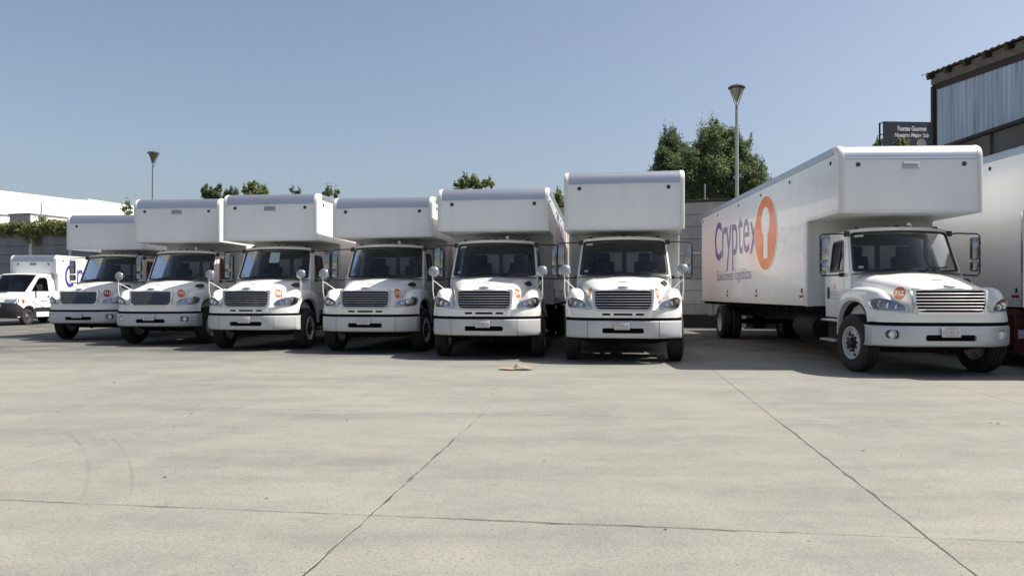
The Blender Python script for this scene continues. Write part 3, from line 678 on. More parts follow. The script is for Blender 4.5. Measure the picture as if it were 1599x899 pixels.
    for s in (-1, 1):
        for y in (1.75, 4.12, 6.33, 8.5, 11.08, 13.2):
            if y < yr - .1: ob('marker_light', ml, co, (s * 1.25, y, zt - .26), (0, 0, R(90) * s))
        rl = cached('rl', lambda: MB().bbox((0, 0, 0), (.02, .20, .055), .006).mesh('side_reflector', REDL)); r2 = cached('r2', lambda: MB().bbox((0, 0, 0), (.02, .05, .09), .006).mesh('side_marker_light', BLACK))
        for y in (3.38, 6.78, 9.83):
            ob('side_reflector', rl, co, (s * 1.257, y, 1.32)); ob('side_marker_light', r2, co, (s * 1.257, y - .03, 1.43))
    if vent:
        v = MB(); v.box((0, -.006, 0), (.30, .012, .115))
        for k in range(4): v.box((0, -.018, -.04 + k * .027), (.27, .02, .008), (R(-25), 0, 0))
        ob('vent_plate', cached('vent', lambda: v.mesh('vent_plate', ALU)), co, (0, 1.297, zt - .38))
    if logo:
        for s in (-1, 1):
            # s<0: reads from tail to front; s>0: from front to tail
            y0 = 11.47 if s < 0 else 4.4
            f = (lambda a, z, d, y0=y0: (-1.2535 - d, y0 - a, z)) if s < 0 else (lambda a, z, d, y0=y0: (1.2535 + d, y0 + a, z))
            tb = text_mb('C', 1, .014, fit=(0, .92, 2.38, 3.56)); ob('logo_letter', mapped(tb, f, 0).mesh('logo_letter', INDIGO, 0), co)
            tb = text_mb('rypte', 1, .003, fit=(1.0, 4.05, 2.02, 3.52)); ob('logo_lettering', mapped(tb, f, 0).mesh('logo_lettering', INDIGO_GLARE, 0), co)
            tb = text_mb('x', 1, .003, fit=(4.12, 4.85, 2.40, 3.22)); ob('logo_lettering', mapped(tb, f, 0).mesh('logo_lettering', INDIGO_GLARE, 0), co)
            tb = text_mb('Soluciones logísticas', 1, -.002, 'LEFT', fit=(.3, 4.25, 1.66, 2.06)); ob('logo_lettering', mapped(tb, f, 0).mesh('logo_lettering', INDIGO_GLARE, 0), co)
            dd = MB(); dd.plate(circle(5.52, 2.83, .95, .935, 48), [], lambda a, z, d: f(a, z, .0015 - d), .001); ob('logo_ring', dd.mesh('logo_ring', PRINTW, 0), co)
            dd = MB(); key = [(5.52 + .36 * math.cos(R(a)), 3.06 + .36 * math.sin(R(a))) for a in range(-62, 243, 12)] + [(5.35, 2.30), (5.69, 2.30)]
            key = [(5.52 + .34 * math.cos(R(a)), 3.10 + .36 * math.sin(R(a))) for a in lin(-60, 240, 26)] + [(5.35, 2.22), (5.69, 2.22)]
            dd.plate(circle(5.52, 2.83, .90, .89, 48), [key], lambda a, z, d: f(a, z, .003 - d), .001); ob('logo_disc', dd.mesh('logo_disc', LOGOO, 0), co)
    return P
def mapped(mb, f, d):
    r = MB(); r.v = [f(x, y, d) for x, y, z in mb.v]; r.f = list(mb.f); r.m = list(mb.m); return r

TR = [
 dict(X=-12.58, Y=21.86, th=3.6, zt=3.80, zb=2.73, kind='A', L=10.5, badge='711', steer=5, redbadge=True, plate='718-AK', label='white box truck with red-orange 711 badge, farthest in the row, beside the small van'),
 dict(X=-9.50, Y=19.80, th=4.4, zt=4.03, zb=2.81, kind='A', L=10.5, badge='710', steer=-3, fm=(-1,), vent=True, horn=True, plate='42-BC-5', label='white box truck with round fog lights and pale orange badge, between 711 and 716'),
 dict(X=-6.34, Y=17.95, th=6.5, zt=3.92, zb=2.73, kind='B', L=10.5, badge='716', steer=4, fm=(-1, 1), vent=True, sticker=True, plate='54-AJ-3', label='white box truck with orange 716 badge and a white paper behind its windshield'),
 dict(X=-3.33, Y=17.08, th=7.2, zt=3.73, zb=2.75, kind='B', L=10.5, badge='713', steer=-2, fm=(-1,), horn=True, plate='73-AM-9', label='white box truck with orange 713 badge, its hood half in shade'),
 dict(X=-.58, Y=15.53, th=6.7, zt=3.73, zb=2.77, kind='B', L=10.5, badge='714', steer=2, badge_sides=(-1, 1), fm=(-1, 1), horn=True, plate='61-BA-2', label='white box truck right behind the flattened cardboard, orange 714 badges beside its grille'),
 dict(X=2.15, Y=14.59, th=9.0, zt=3.96, zb=2.73, kind='B', L=10.5, badge='707', steer=1, badge_sides=(-1, 1), fm=(-1, 1), plate='77-AK-4', label='tall-nosed white box truck facing straight ahead, beside the open gap in the row'),
 dict(X=7.10, Y=12.20, th=2.7, zt=4.05, zb=2.825, kind='A', L=12.1, badge='712', steer=7, badge_sides=(-1,), vent=True, horn=True, dash=True, plate='15-BG-5', label='nearest white box truck with 712 badge, orange keyhole logo on its visible side'),
]
for t in TR: build_truck(**t)
T8 = build_truck(X=10.58, Y=10.60, th=.4, zt=4.07, zb=2.89, kind='A', L=16.2, logo=False, label='white box truck cut off by the right edge, only its plain box side showing', plate='33-AN-7')  # unseen rear stretched so its shadow covers the sunlit strip by the wall
sp = MB()
for y in (0,): sp.box((-1.262, 3.05, 2.02), (.05, .05, 1.7)); sp.tube([(-1.27, 3.12, 1.12), (-1.27, 3.12, 2.86)], .045, 10)
ob('body_corner_tube', sp.mesh('body_corner_tube', STEEL), T8)
lk = MB(); lk.bbox((-1.05, 4.3, .68), (.55, 2.0, .80), .02)
for z in (.42, .6, .78, .96): lk.box((-1.05, 3.292, z), (.5, .02, .03)); lk.box((-1.333, 4.3, z), (.02, 1.9, .03))
lo = ob('underbody_locker', lk.mesh('underbody_locker', RED), T8)
pc = MB().bbox((-1.16, 3.27, .62), (.24, .012, .16), .004); ob('placard', pc.mesh('placard', PLATE), lo)

# ================================================================ THE CAB VAN far left
def build_van(X, Y, th):
    P = thing('cab_van', 'small white box van with black bumper parked by the vine-topped wall', 'van', (X, Y, 0), -R(th))
    # lower body: side outline extruded, narrowed towards the top
    hwz = lambda z: interp(z, [(.3, .97), (1.05, 1.0), (1.45, .985), (2.28, .84)])
    def shell(pts, hs, off=0, depth=None):
        b = MB(); n = len(pts)
        for s in (-1, 1):
            b.plate(pts, hs, lambda y, z, d, s=s: (s * (hwz(z) - d), y, z), .02)
        return b
    out = [(.26, .40), (.34, .34)] + [(.95 + .42 * math.cos(R(a)), .36 + .44 * math.sin(R(a))) for a in range(180, -1, -20)] + [(1.6, .34), (2.75, .34), (2.75, 1.5), (2.75, 2.16), (2.66, 2.24), (2.3, 2.275), (1.9, 2.26), (1.72, 2.20), (.84, 1.44), (.45, 1.33), (.22, 1.20), (.24, .95)]
    win = [(1.12, 1.47), (2.28, 1.47), (2.30, 2.0), (2.2, 2.1), (1.82, 2.09), (1.68, 2.02)]
    b = shell(out, [win])
    top = [(.07, .95), (.16, 1.18), (.45, 1.33), (.84, 1.44)]
    b.rings([[(s * hwz(z) * (1 if abs(s) < 1 else 1), y + .10 * (s * s) * max(0, 1 - y), z + .03 * (1 - s * s)) for s in lin(-1, 1, 13)] for y, z in top], False)
    b.rings([[(s * hwz(z), y, z + .03 * (1 - s * s)) for s in lin(-1, 1, 13)] for y, z in ((1.72, 2.20), (1.9, 2.26), (2.3, 2.275), (2.66, 2.24), (2.75, 2.16))], False)
    b.rings([[(s * hwz(z) * .999, 2.745, z) for s in (-1, 1)] for z in (.4, 1.05, 1.45, 2.2)], False)
    for s in (-1, 1): b.rings([[(s * hwz(z) * a, y, z + .012) for a in (1.0, .92)] for y, z in lerp2((.84, 1.44), (1.72, 2.20), 6)], False)
    ob('cab', b.mesh('cab', WHITE, 35), P)
    wsm = MB(); wsm.grid(lambda u, t: (u * .95 * hwz(lerp(1.44, 2.2, t)), lerp(.82, 1.72, t) - .10 * (1 - u * u), lerp(1.45, 2.2, t) + .02), lin(-1, 1, 9), lin(0, 1, 4)); ob('windshield', wsm.mesh('windshield', GLASS), P)
    i = MB(); i.box((0, 1.5, 1.3), (1.8, 1.6, .1)); i.box((0, 2.70, 1.7), (1.7, .04, .9)); i.bbox((-.45, 2.3, 1.6), (.5, .15, .7), .05); i.bbox((.45, 2.3, 1.6), (.5, .15, .7), .05); i.grid(lambda u, t: (u * .78, lerp(1.75, 2.7, t), 2.15), (-1, 0, 1), (0, 1)); ob('cab_interior', i.mesh('cab_interior', INT), P)
    bp = MB()
    pth = [(-1.0, .56, -1, 0), (-1.0, .30, -1, 0), (-.985, .20, -.8, -.6), (-.9, .12, -.4, -.9), (-.6, .05, -.12, -1), (0, .02, 0, -1), (.6, .05, .12, -1), (.9, .12, .4, -.9), (.985, .20, .8, -.6), (1.0, .30, 1, 0), (1.0, .56, 1, 0)]
    bp.rings([[(x + nx * d, y + ny * d, lerp(z, min(z, .80), max(0, (y - .2) / .3))) for d, z in ((-.04, 1.0), (.012, .95), (.04, .75), (.03, .48), (-.05, .34))] for x, y, nx, ny in pth], False)
    bo = ob('bumper', bp.mesh('bumper', BLACK), P)
    gr = MB(); gr.plate(rrect(-.5, .5, .78, .93, .05, 3, 4), [], lambda x, z, d: (x, -.055 + d, z), .02); gr.box((0, -.06, .86), (.9, .02, .02)); ob('grille', gr.mesh('grille', CHROMED), bo)
    for s in (-1, 1):
        sf = lambda y, z, d, s=s: (s * (hwz(z) + .006 - d), y, z)
        d = MB(); d.plate([(1.42, .92), (2.42, .62), (2.42, 1.44), (1.05, 1.44), (1.2, 1.0)], [], sf, .01); do = ob('door', d.mesh('door', WHITE), P)
        g = MB(); g.plate([(y, z) for y, z in win], [], lambda y, z, d, s=s: (s * (hwz(z) - .012 - d), y, z), .004); ob('door_window', g.mesh('door_window', SGLASS), do)
        wf = MB(); wi = [(1.2, 1.51), (2.24, 1.51), (2.26, 1.98), (2.17, 2.06), (1.84, 2.05), (1.71, 1.99)]; wf.plate(win, [wi], lambda y, z, d, s=s: (s * (hwz(z) + .004 - d), y, z), .012); wf.plate([(1.52, 1.47), (1.56, 1.47), (1.56, 1.85), (1.52, 1.81)], [], lambda y, z, d, s=s: (s * (hwz(z) + .003 - d), y, z), .012); ob('window_frame', wf.mesh('window_frame', BLACK), do)
        h = MB(); h.bbox((s * 1.01, 2.25, 1.25), (.03, .16, .04), .01); ob('door_handle', h.mesh('door_handle', BLACK), do)
        k = MB(); k.plate(circle(1.95, 1.26, .05, .07, 12), [], lambda y, z, d, s=s: (s * (hwz(z) + .0095 - d), y, z), .003); ob('door_decal', k.mesh('door_decal', PRINTO), do)
        k = MB(); k.plate([(1.75, 1.05), (2.15, 1.05), (2.15, 1.08), (1.75, 1.08)], [], lambda y, z, d, s=s: (s * (hwz(z) + .0095 - d), y, z), .003); ob('door_decal', k.mesh('door_decal', PRINTG), do)
        m = MB(); m.bbox((s * 1.16, 1.42, 1.62), (.20, .12, .30), .05); m.bbox((s * 1.04, 1.42, 1.50), (.16, .05, .06), .015); ob('mirror', m.mesh('mirror', BLACK), P)
        c = MB(); c.plate([(1.37, .58), (2.74, .58), (2.74, .76), (1.36, .76)], [], lambda y, z, d, s=s: (s * (hwz(z) + .018 - d), y, z), .03)
        c.rings([[(s * (hwz(.8) + .02), .95 + r * math.cos(R(a)), .36 + r * math.sin(R(a))) for r in (.42, .50)] for a in range(0, 181, 15)], False); ob('side_cladding', c.mesh('side_cladding', BLACK), P)
        hl = MB(); hl.rings([[(s * x, .045 + .16 * abs(x) ** 3 + (z - .95) * .25 - .02, z) for z in (.95, 1.03, 1.12)] for x in (.55, .7, .85, .97)], False); hl.rings([[(s * .97, .17, z), (s * 1.004, .33, z + .03)] for z in (.95, 1.12)], False)
        ob('headlight', hl.mesh('headlight', REFL), P)
        w_ = MB(); r = .355; w_.lathe([(-.10, .21), (-.11, .28), (-.095, .34), (-.07, r), (.07, r), (.095, .34), (.11, .28), (.10, .21)], 32)
        wl = ob('wheel', w_.mesh('wheel', RUBBER), P, (s * .88, .95, r), (0, 0, 0 if s > 0 else math.pi))
        q = MB(); q.lathe([(.09, .215), (.10, .205), (.07, .19), (.06, .12), (.09, .08), (.09, .001)], 24); ob('rim', q.mesh('rim', mat('van_rim', (.10, .10, .105), .4, metal=.5)), wl)
        for x in (.9,): ob('wheel', wl.data, P, (s * x, 4.6, r), (0, 0, 0 if s > 0 else math.pi))
    bd = MB(); bd.lathe([(-.01, .001), (-.01, .10), (0, .10)], 20, 'x'); ob('number_badge', bd.mesh('number_badge', ORANGE), P, (.985, .55, 1.03), (0, R(-6), R(-62) + math.pi))
    hv = MB(); hv.bbox((0, .62, 1.42), (.5, .1, .02), .006, rot=(R(15), 0, 0)); ob('hood_vent', hv.mesh('hood_vent', BLACK), P)
    # box
    zt, zb, yn, yr, hw = 3.14, .62, 2.62, 6.6, 1.08; r = .24
    prof = [(2.78, zb), (2.78, 2.2), (yn, 2.34)] + [(yn + r - r * math.cos(R(a)), zt - r + r * math.sin(R(a))) for a in range(0, 91, 15)] + [(yr, zt), (yr, zb)]
    c = MB(); c.plate(prof, [], lambda y, z, d: (-hw + d, y, z), 2 * hw); co = ob('cargo_box', c.mesh('cargo_box', BOXW, 20), P)
    cap = MB(); cap.rings([[(x, y, z) for y, z in [(yn - .01, zt - r - .05)] + [(yn + r - (r + .008) * math.cos(R(a)), zt - r + (r + .008) * math.sin(R(a))) for a in range(0, 91, 10)] + [(yn + r + .2, zt + .008)]] for x in (-hw + .09, hw - .09)], False); ob('roof_cap', cap.mesh('roof_cap', ALU), co)
    for s in (-1, 1):
        t = MB(); t.rings([[(s * (hw - .10), y - .0, z) for y, z in [(yn - .012, 2.35), (yn - .012, zt - r)] + [(yn + r - (r + .012) * math.cos(R(a)), zt - r + (r + .012) * math.sin(R(a))) for a in range(10, 91, 10)] + [(yn + r + .1, zt + .012)]],
            [(s * (hw + .012), y, z) for y, z in [(yn - .004, 2.35), (yn - .004, zt - r)] + [(yn + r - (r + .004) * math.cos(R(a)), zt - r + (r + .004) * math.sin(R(a))) for a in range(10, 91, 10)] + [(yn + r + .1, zt + .004)]],
            [(s * (hw + .012), y, z) for y, z in [(yn + .10, 2.35), (yn + .10, zt - r)] + [(yn + r - (r - .10) * math.cos(R(a)), zt - r + (r - .10) * math.sin(R(a))) for a in range(10, 91, 10)] + [(yn + r + .1, zt - .10)]]], False); ob('corner_trim', t.mesh('corner_trim', TRIMW), co)
        t = MB(); t.bbox((s * (hw - .02), 2.80, 1.45), (.10, .10, 1.6), .02); ob('corner_post', t.mesh('corner_post', TRIMW), co)
        ob('marker_light', CACHE['ml'], co, (s * .72, yn, zt - .42))
        f = (lambda a, z, d: (1.0845 - d, 3.05 + a, z)) if s > 0 else (lambda a, z, d: (-1.0845 + d, 6.4 - a, z))
        tb = text_mb('C', 1, .012, fit=(.22, .84, 1.66, 2.72)); ob('logo_letter', mapped(tb, f, 0).mesh('logo_letter', INDIGO, 0), co)
        tb = text_mb('rypte', 1, .008, fit=(1.12, 2.9, 1.36, 2.68)); ob('logo_lettering', mapped(tb, f, 0).mesh('logo_lettering', INDIGO, 0), co)
        ob('side_marker_light', CACHE['ml'], co, (s * hw, 3.15, zt - .25), (0, 0, R(90) * s))
    v = ob('vent_plate', CACHE['vent'], co, (0, yn - .003, zt - .42))
    ch = MB(); ch.box((0, 3.6, .5), (.8, 6, .2)); ob('chassis_frame', ch.mesh('chassis_frame', DARK), P)
def lerp2(a, b, n): return [(lerp(a[0], b[0], i / (n - 1)), lerp(a[1], b[1], i / (n - 1))) for i in range(n)]
build_van(-22.15, 32.0, 3.0)

# ================================================================ GROUND
def ground_mat():
    m = bpy.data.materials.new('yard_concrete'); m.use_nodes = True; n = m.node_tree.nodes; l = m.node_tree.links; b = n['Principled BSDF']
    b.inputs['Roughness'].default_value = .85; b.inputs['Specular IOR Level'].default_value = .3
    g = n.new('ShaderNodeNewGeometry')
    def noise(scale, det=4, rough=.6, vec=None, sc3=None):
        k = n.new('ShaderNodeTexNoise'); k.inputs['Scale'].default_value = scale; k.inputs['Detail'].default_value = det; k.inputs['Roughness'].default_value = rough
        if sc3:
            mp = n.new('ShaderNodeMapping'); mp.inputs['Scale'].default_value = sc3; l.new(g.outputs['Position'], mp.inputs[0]); l.new(mp.outputs[0], k.inputs['Vector'])
        else: l.new(g.outputs['Position'], k.inputs['Vector'])
        return k.outputs['Fac']
    def ramp(src, a, c, lo=0., hi=1.):
        k = n.new('ShaderNodeMapRange'); k.inputs[1].default_value = a; k.inputs[2].default_value = c; k.inputs[3].default_value = lo; k.inputs[4].default_value = hi; l.new(src, k.inputs[0]); return k.outputs[0]
    def mixc(fac, c1, c2, typ='MIX'):
        k = n.new('ShaderNodeMix'); k.data_type = 'RGBA'; k.blend_type = typ
        if isinstance(fac, float): k.inputs[0].default_value = fac
        else: l.new(fac, k.inputs[0])
        for i, c in ((6, c1), (7, c2)):
            if isinstance(c, tuple): k.inputs[i].default_value = (*c, 1)
            else: l.new(c, k.inputs[i])
        return k.outputs[2]
    def math_(op, a, c=None):
        k = n.new('ShaderNodeMath'); k.operation = op
        for i, q in enumerate((a, c)):
            if q is None: continue
            if isinstance(q, (int, float)): k.inputs[i].default_value = q
            else: l.new(q, k.inputs[i])
        return k.outputs[0]
    col = mixc(ramp(noise(.33, 6, .65), .36, .64), (.252, .247, .204), (.182, .181, .165))          # broad tone
    col = mixc(ramp(noise(1, 6, .72, sc3=(.30, 1.1, 1)), .43, .68, 0, .85), col, (.132, .131, .123))  # worn drag marks across the yard
    col = mixc(ramp(noise(1.7, 5, .75), .48, .72, 0, .6), col, (.275, .264, .22))               # pale scuffed patches
    col = mixc(ramp(noise(9, 4, .7), .40, .75, 0, .40), col, (.27, .26, .215))
    col = mixc(ramp(noise(48, 3, .8), .50, .66, 0, .75), col, (.105, .102, .092))             # aggregate
    col = mixc(ramp(noise(110, 1, .6), .54, .70, 0, .6), col, (.33, .317, .268))
    col = mixc(ramp(noise(.8, 7, .78), .52, .66, 0, .38), col, (.155, .155, .15))              # grey weathered blotches
    col = mixc(ramp(noise(24, 2, .5), .70, .76, 0, .6), col, (.07, .068, .062))             # pits
    col = mixc(ramp(noise(2.9, 3, .6), .68, .76, 0, .5), col, (.10, .098, .092))              # oil drops
    sx = n.new('ShaderNodeSeparateXYZ'); l.new(g.outputs['Position'], sx.inputs[0])
    for (cx, cy, r0, wd, st) in ((-12, .95, 10.0, .025, .55), (-12, .95, 10.29, .02, .5), (-12, .95, 10.15, .15, .16), (1.5, 18, 10.2, .16, .16), (1.5, 18, 12.1, .16, .16)):  # curved tyre marks
        d = math_('SQRT', math_('ADD', math_('POWER', math_('SUBTRACT', sx.outputs[0], cx), 2), math_('POWER', math_('SUBTRACT', sx.outputs[1], cy), 2)))
        k = ramp(math_('ABSOLUTE', math_('SUBTRACT', d, r0)), 0, wd, st, 0)
        k = math_('MULTIPLY', k, ramp(noise(.9, 3), .38, .62, .1, 1))
        if cx < 0: k = math_('MULTIPLY', k, ramp(math_('ABSOLUTE', math_('SUBTRACT', sx.outputs[1], 6.2)), .9, 1.6, 1, 0))
        col = mixc(k, col, (.11, .107, .10))
    # shade under and between the parked trucks, painted into the concrete colour
    bay_shade = ramp(sx.outputs[1], 14.0, 19.0); bay_shade = math_('MULTIPLY', bay_shade, ramp(noise(.8, 4), .3, .62, .3, 1))
    col = mixc(math_('MULTIPLY', bay_shade, .9), col, (.062, .060, .056))
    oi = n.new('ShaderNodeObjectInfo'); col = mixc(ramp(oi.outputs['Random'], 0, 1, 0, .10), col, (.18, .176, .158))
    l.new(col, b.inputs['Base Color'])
    h = math_('ADD', math_('MULTIPLY', noise(160, 2), .5), noise(28, 3)); bp = n.new('ShaderNodeBump'); bp.inputs['Strength'].default_value = .35; bp.inputs['Distance'].default_value = .006
    l.new(h, bp.inputs['Height']); l.new(bp.outputs[0], b.inputs['Normal'])
    return m
GM = ground_mat()
EARTH = mat('ground_earth', (.20, .18, .15), .95, var=.4, vscale=(.2, .2, .2), space='World', bump=.4, bscale=3)
JOINT = mat('joint_filler', (.135, .13, .115), .95, var=1.0, vscale=(3.5, 3.5, 3.5), dirt=(.016, .015, .014), space='World', detail=6)
gq = MB().add([(-600, -200, -.20), (600, -200, -.20), (600, 1200, -.20), (-600, 1200, -.20)], [(0, 1, 2, 3)]).mesh('ground', EARTH, 0); g_ = ob('ground', gq); g_['kind'] = 'structure'
# concrete yard: slabs laid on a bed, with open joints
YA = -R(7.8)
yard = ob('concrete_yard', MB().box((0, 14, -.105), (76, 66, .203)).mesh('concrete_yard', JOINT, 0), None, (0, 0, 0), (0, 0, YA)); yard['kind'] = 'structure'
px_, py_ = 3.24, 3.98
def slabmesh(seed, gap, jit, chips):
    rs = random.Random(seed); hx, hy = px_ / 2 - gap / 2, py_ / 2 - gap / 2; loop = []
    for (ax, ay), (bx, by) in (((-hx, -hy), (hx, -hy)), ((hx, -hy), (hx, hy)), ((hx, hy), (-hx, hy)), ((-hx, hy), (-hx, -hy))):
        L = math.hypot(bx - ax, by - ay); tx, ty = (bx - ax) / L, (by - ay) / L; n_ = int(L / .07); walk = 0
        ch = {rs.randrange(3, n_ - 3): rs.uniform(.004, .016) for _ in range(chips)}
        for q in range(n_):
            d = q * L / n_; walk = .8 * walk + rs.uniform(-jit, jit); k = max(-gap * .45, walk) + ch.get(q, 0) + ch.get(q - 1, 0) * .6
            if q == 0: k = 0
            loop.append((ax + tx * d - ty * k, ay + ty * d + tx * k))
    b = MB(); n_ = len(loop); top = [(x, y, 0) for x, y in loop]; inn = [(x * .9975, y * .998, 0) for x, y in loop]
    b.add(inn, [tuple(range(n_))]); b.strip([(x, y, -.004) for x, y in loop], inn); b.strip([(x, y, -.10) for x, y in loop], [(x, y, -.004) for x, y in loop])
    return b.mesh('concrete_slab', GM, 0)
sm_near = [slabmesh(k, .0075, .0042, 5) for k in range(5)]; sm_far = [slabmesh(20 + k, .0014, .0004, 1) for k in range(3)]
# joint crossing seen in the photograph: (-0.72, 4.72) and (2.32, 4.38) in world -> slab lattice origin
c_, s_ = math.cos(-YA), math.sin(-YA)
wx, wy = -.88, 4.67
ox, oy = c_ * wx - s_ * wy, s_ * wx + c_ * wy
near_ = lambda i, j: j < 1 and -2 < i < 2       # farther joints are silted up almost flush
for i in range(-9, 8):
    for j in range(-2, 8):
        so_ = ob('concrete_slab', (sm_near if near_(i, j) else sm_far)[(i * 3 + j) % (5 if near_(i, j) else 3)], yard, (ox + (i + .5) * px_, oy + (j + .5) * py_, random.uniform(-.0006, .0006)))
# loose specks on the yard
db = MB(); rng = random.Random(3)
for k in range(34):
    x, y = rng.uniform(-7, 7), rng.uniform(3.4, 13); r = rng.uniform(.006, .02)
    if k < 6: r *= 1.5
    db.add([(x + r * math.cos(t) * rng.uniform(.6, 1.3), y + r * math.sin(t) * rng.uniform(.6, 1.3), .002) for t in lin(0, 6.28, 6)[:-1]] + [(x, y, .002 + r * .3)], [(i, (i + 1) % 5, 5) for i in range(5)])
o = ob('grit_specks', db.mesh('grit_specks', mat('grit', (.05, .045, .04), .9), 0)); tag(o, 'dark grit specks scattered over the pale concrete yard', 'grit', kind='stuff')
# flattened cardboard
cb = MB(); T_ = .004
def sheet(p): cb.add([Vector(q) for q in p] + [Vector(q) + Vector((0, 0, T_)) for q in p], [(0, 1, 2, 3), (7, 6, 5, 4), (0, 1, 5, 4), (1, 2, 6, 5), (2, 3, 7, 6), (3, 0, 4, 7)])
sheet([(-.30, -.02, .02), (-.05, -.16, .012), (-.02, .14, .03), (-.28, .16, .03)]); sheet([(-.05, -.16, .012), (.03, -.12, .075), (.02, .16, .085), (-.02, .14, .03)])
sheet([(.03, -.12, .075), (.21, -.13, .015), (.22, .16, .05), (.02, .16, .085)]); sheet([(.21, -.13, .012), (.33, -.03, .03), (.30, .14, .035), (.22, .16, .05)])
o = ob('cardboard_sheet', cb.mesh('cardboard_sheet', mat('cardboard', (.30, .235, .16), .85, var=.3, vscale=(9, 9, 9)), 0), None, (.07, 13.55, .004), (0, 0, R(6))); tag(o, 'crumpled brown cardboard lying flat on the concrete in front of the trucks', 'cardboard')

# ================================================================ PERIMETER WALL
WALLM = mat('wall_concrete', (.56, .52, .46), .9, var=.85, vscale=(1.6, 1.6, .45), dirt=(.31, .285, .25), space='World', bump=.3, bscale=12, detail=6)
WALLG = mat('wall_concrete_grey', (.25, .258, .265), .9, var=.75, vscale=(1.2, 1.2, .5), dirt=(.13, .135, .14), space='World', bump=.3, bscale=12, detail=6)
WALLL = mat('wall_concrete_pale', (.68, .64, .56), .9, var=.6, vscale=(1.2, 1.2, .5), dirt=(.40, .37, .32), space='World', bump=.3, bscale=12, detail=6)
WALLD = mat('wall_dark_base', (.06, .052, .042), .9, var=.6, vscale=(2, 2, 2), dirt=(.03, .027, .022), space='World', bump=.3, bscale=12)  # near-black concrete for the lowest course, coping and core
WA = math.atan2(13.3, 38.2)
w0 = Vector((-36, 46.1)); wd = Vector((math.cos(WA), -math.sin(WA)))
W = thing('perimeter_wall', 'tall grey precast concrete wall of stacked slabs between posts behind the trucks', 'wall', (w0.x, w0.y, 0), -WA)
BAY = 3.0; NB = 22
crs = [(0, .50), (.50, .93), (.93, 1.50), (1.50, 1.95), (1.95, 2.45), (2.45, 2.95), (2.95, 3.11), (3.11, 3.61), (3.61, 4.11), (4.11, 4.61), (4.61, 5.12)]
cs = {}
for k, (a, c) in enumerate(crs):
    m = WALLD if k == 0 else (WALLL if k in (2, 3, 6) else WALLM); d = .16 if k == 6 else .10
    cs[k] = MB().bbox((0, 0, 0), (BAY - .12, d, c - a - .014), .012).mesh('wall_slab', m, 0)
csg = {k: MB().bbox((0, 0, 0), (BAY - .12, .10, c - a - .014), .012).mesh('wall_slab', WALLG, 0) for k, (a, c) in enumerate(crs)}
pm = MB().bbox((0, 0, 2.6), (.20, .24, 5.2), .02).mesh('wall_post', WALLL, 0)
for i in range(NB):
    for k, (a, c) in enumerate(crs):
        ob('wall_slab', (csg if i < 9 else cs)[k], W, ((i + .5) * BAY, random.uniform(-.008, .008), (a + c) / 2))
for i in range(NB + 1): ob('wall_post', pm, W, (i * BAY, 0, 0))
cp = MB().bbox((NB * BAY / 2, 0, 5.17), (NB * BAY, .28, .08), .015); ob('wall_coping', cp.mesh('wall_coping', WALLD, 0), W)
bk = MB().box((NB * BAY / 2, .02, 2.55), (NB * BAY, .03, 5.1)); ob('wall_core', bk.mesh('wall_core', WALLD, 0), W)
def wall_pt(X):                                           # depth of the wall face at lateral position X
    t = (X - w0.x) / wd.x; return w0.y + wd.y * t

# ================================================================ FOLIAGE
def leaf_mat(name, c1, c2, c3):
    m = bpy.data.materials.new(name); m.use_nodes = True; n = m.node_tree.nodes; l = m.node_tree.links; b = n['Principled BSDF']; b.inputs['Roughness'].default_value = .55; b.inputs['Specular IOR Level'].default_value = .35
    g = n.new('ShaderNodeNewGeometry')
    def mixn(scale, det, lo, hi, a, c):
        no = n.new('ShaderNodeTexNoise'); no.inputs['Scale'].default_value = scale; no.inputs['Detail'].default_value = det; no.inputs['Roughness'].default_value = .7; l.new(g.outputs['Position'], no.inputs['Vector'])
        mr = n.new('ShaderNodeMapRange'); mr.inputs[1].default_value = lo; mr.inputs[2].default_value = hi; l.new(no.outputs[0], mr.inputs[0])
        mx = n.new('ShaderNodeMix'); mx.data_type = 'RGBA'
        for q, v in ((6, a), (7, c)):
            if isinstance(v, tuple): mx.inputs[q].default_value = (*v, 1)
            else: l.new(v, mx.inputs[q])
        l.new(mr.outputs[0], mx.inputs[0]); return mx
    base = mixn(.55, 3, .42, .58, c1, c2); fine = mixn(7, 3, .38, .66, base.outputs[2], c3); mx = fine; l.new(mx.outputs[2], b.inputs['Base Color'])
    t = n.new('ShaderNodeBsdfTranslucent'); l.new(mx.outputs[2], t.inputs[0]); ms = n.new('ShaderNodeMixShader'); ms.inputs[0].default_value = .5
    l.new(b.outputs[0], ms.inputs[1]); l.new(t.outputs[0], ms.inputs[2]); l.new(ms.outputs[0], n['Material Output'].inputs[0]); return m
LEAF1 = leaf_mat('leaf_green', (.060, .105, .060), (.14, .18, .055), (.19, .24, .125)); LEAF2 = leaf_mat('leaf_yellow_green', (.10, .14, .06), (.20, .23, .075), (.26, .30, .14)); VINE = leaf_mat('leaf_vine', (.085, .125, .04), (.19, .21, .07), (.27, .26, .10))
BARK = mat('bark', (.10, .08, .06), .9, var=.5, vscale=(6, 6, 2))
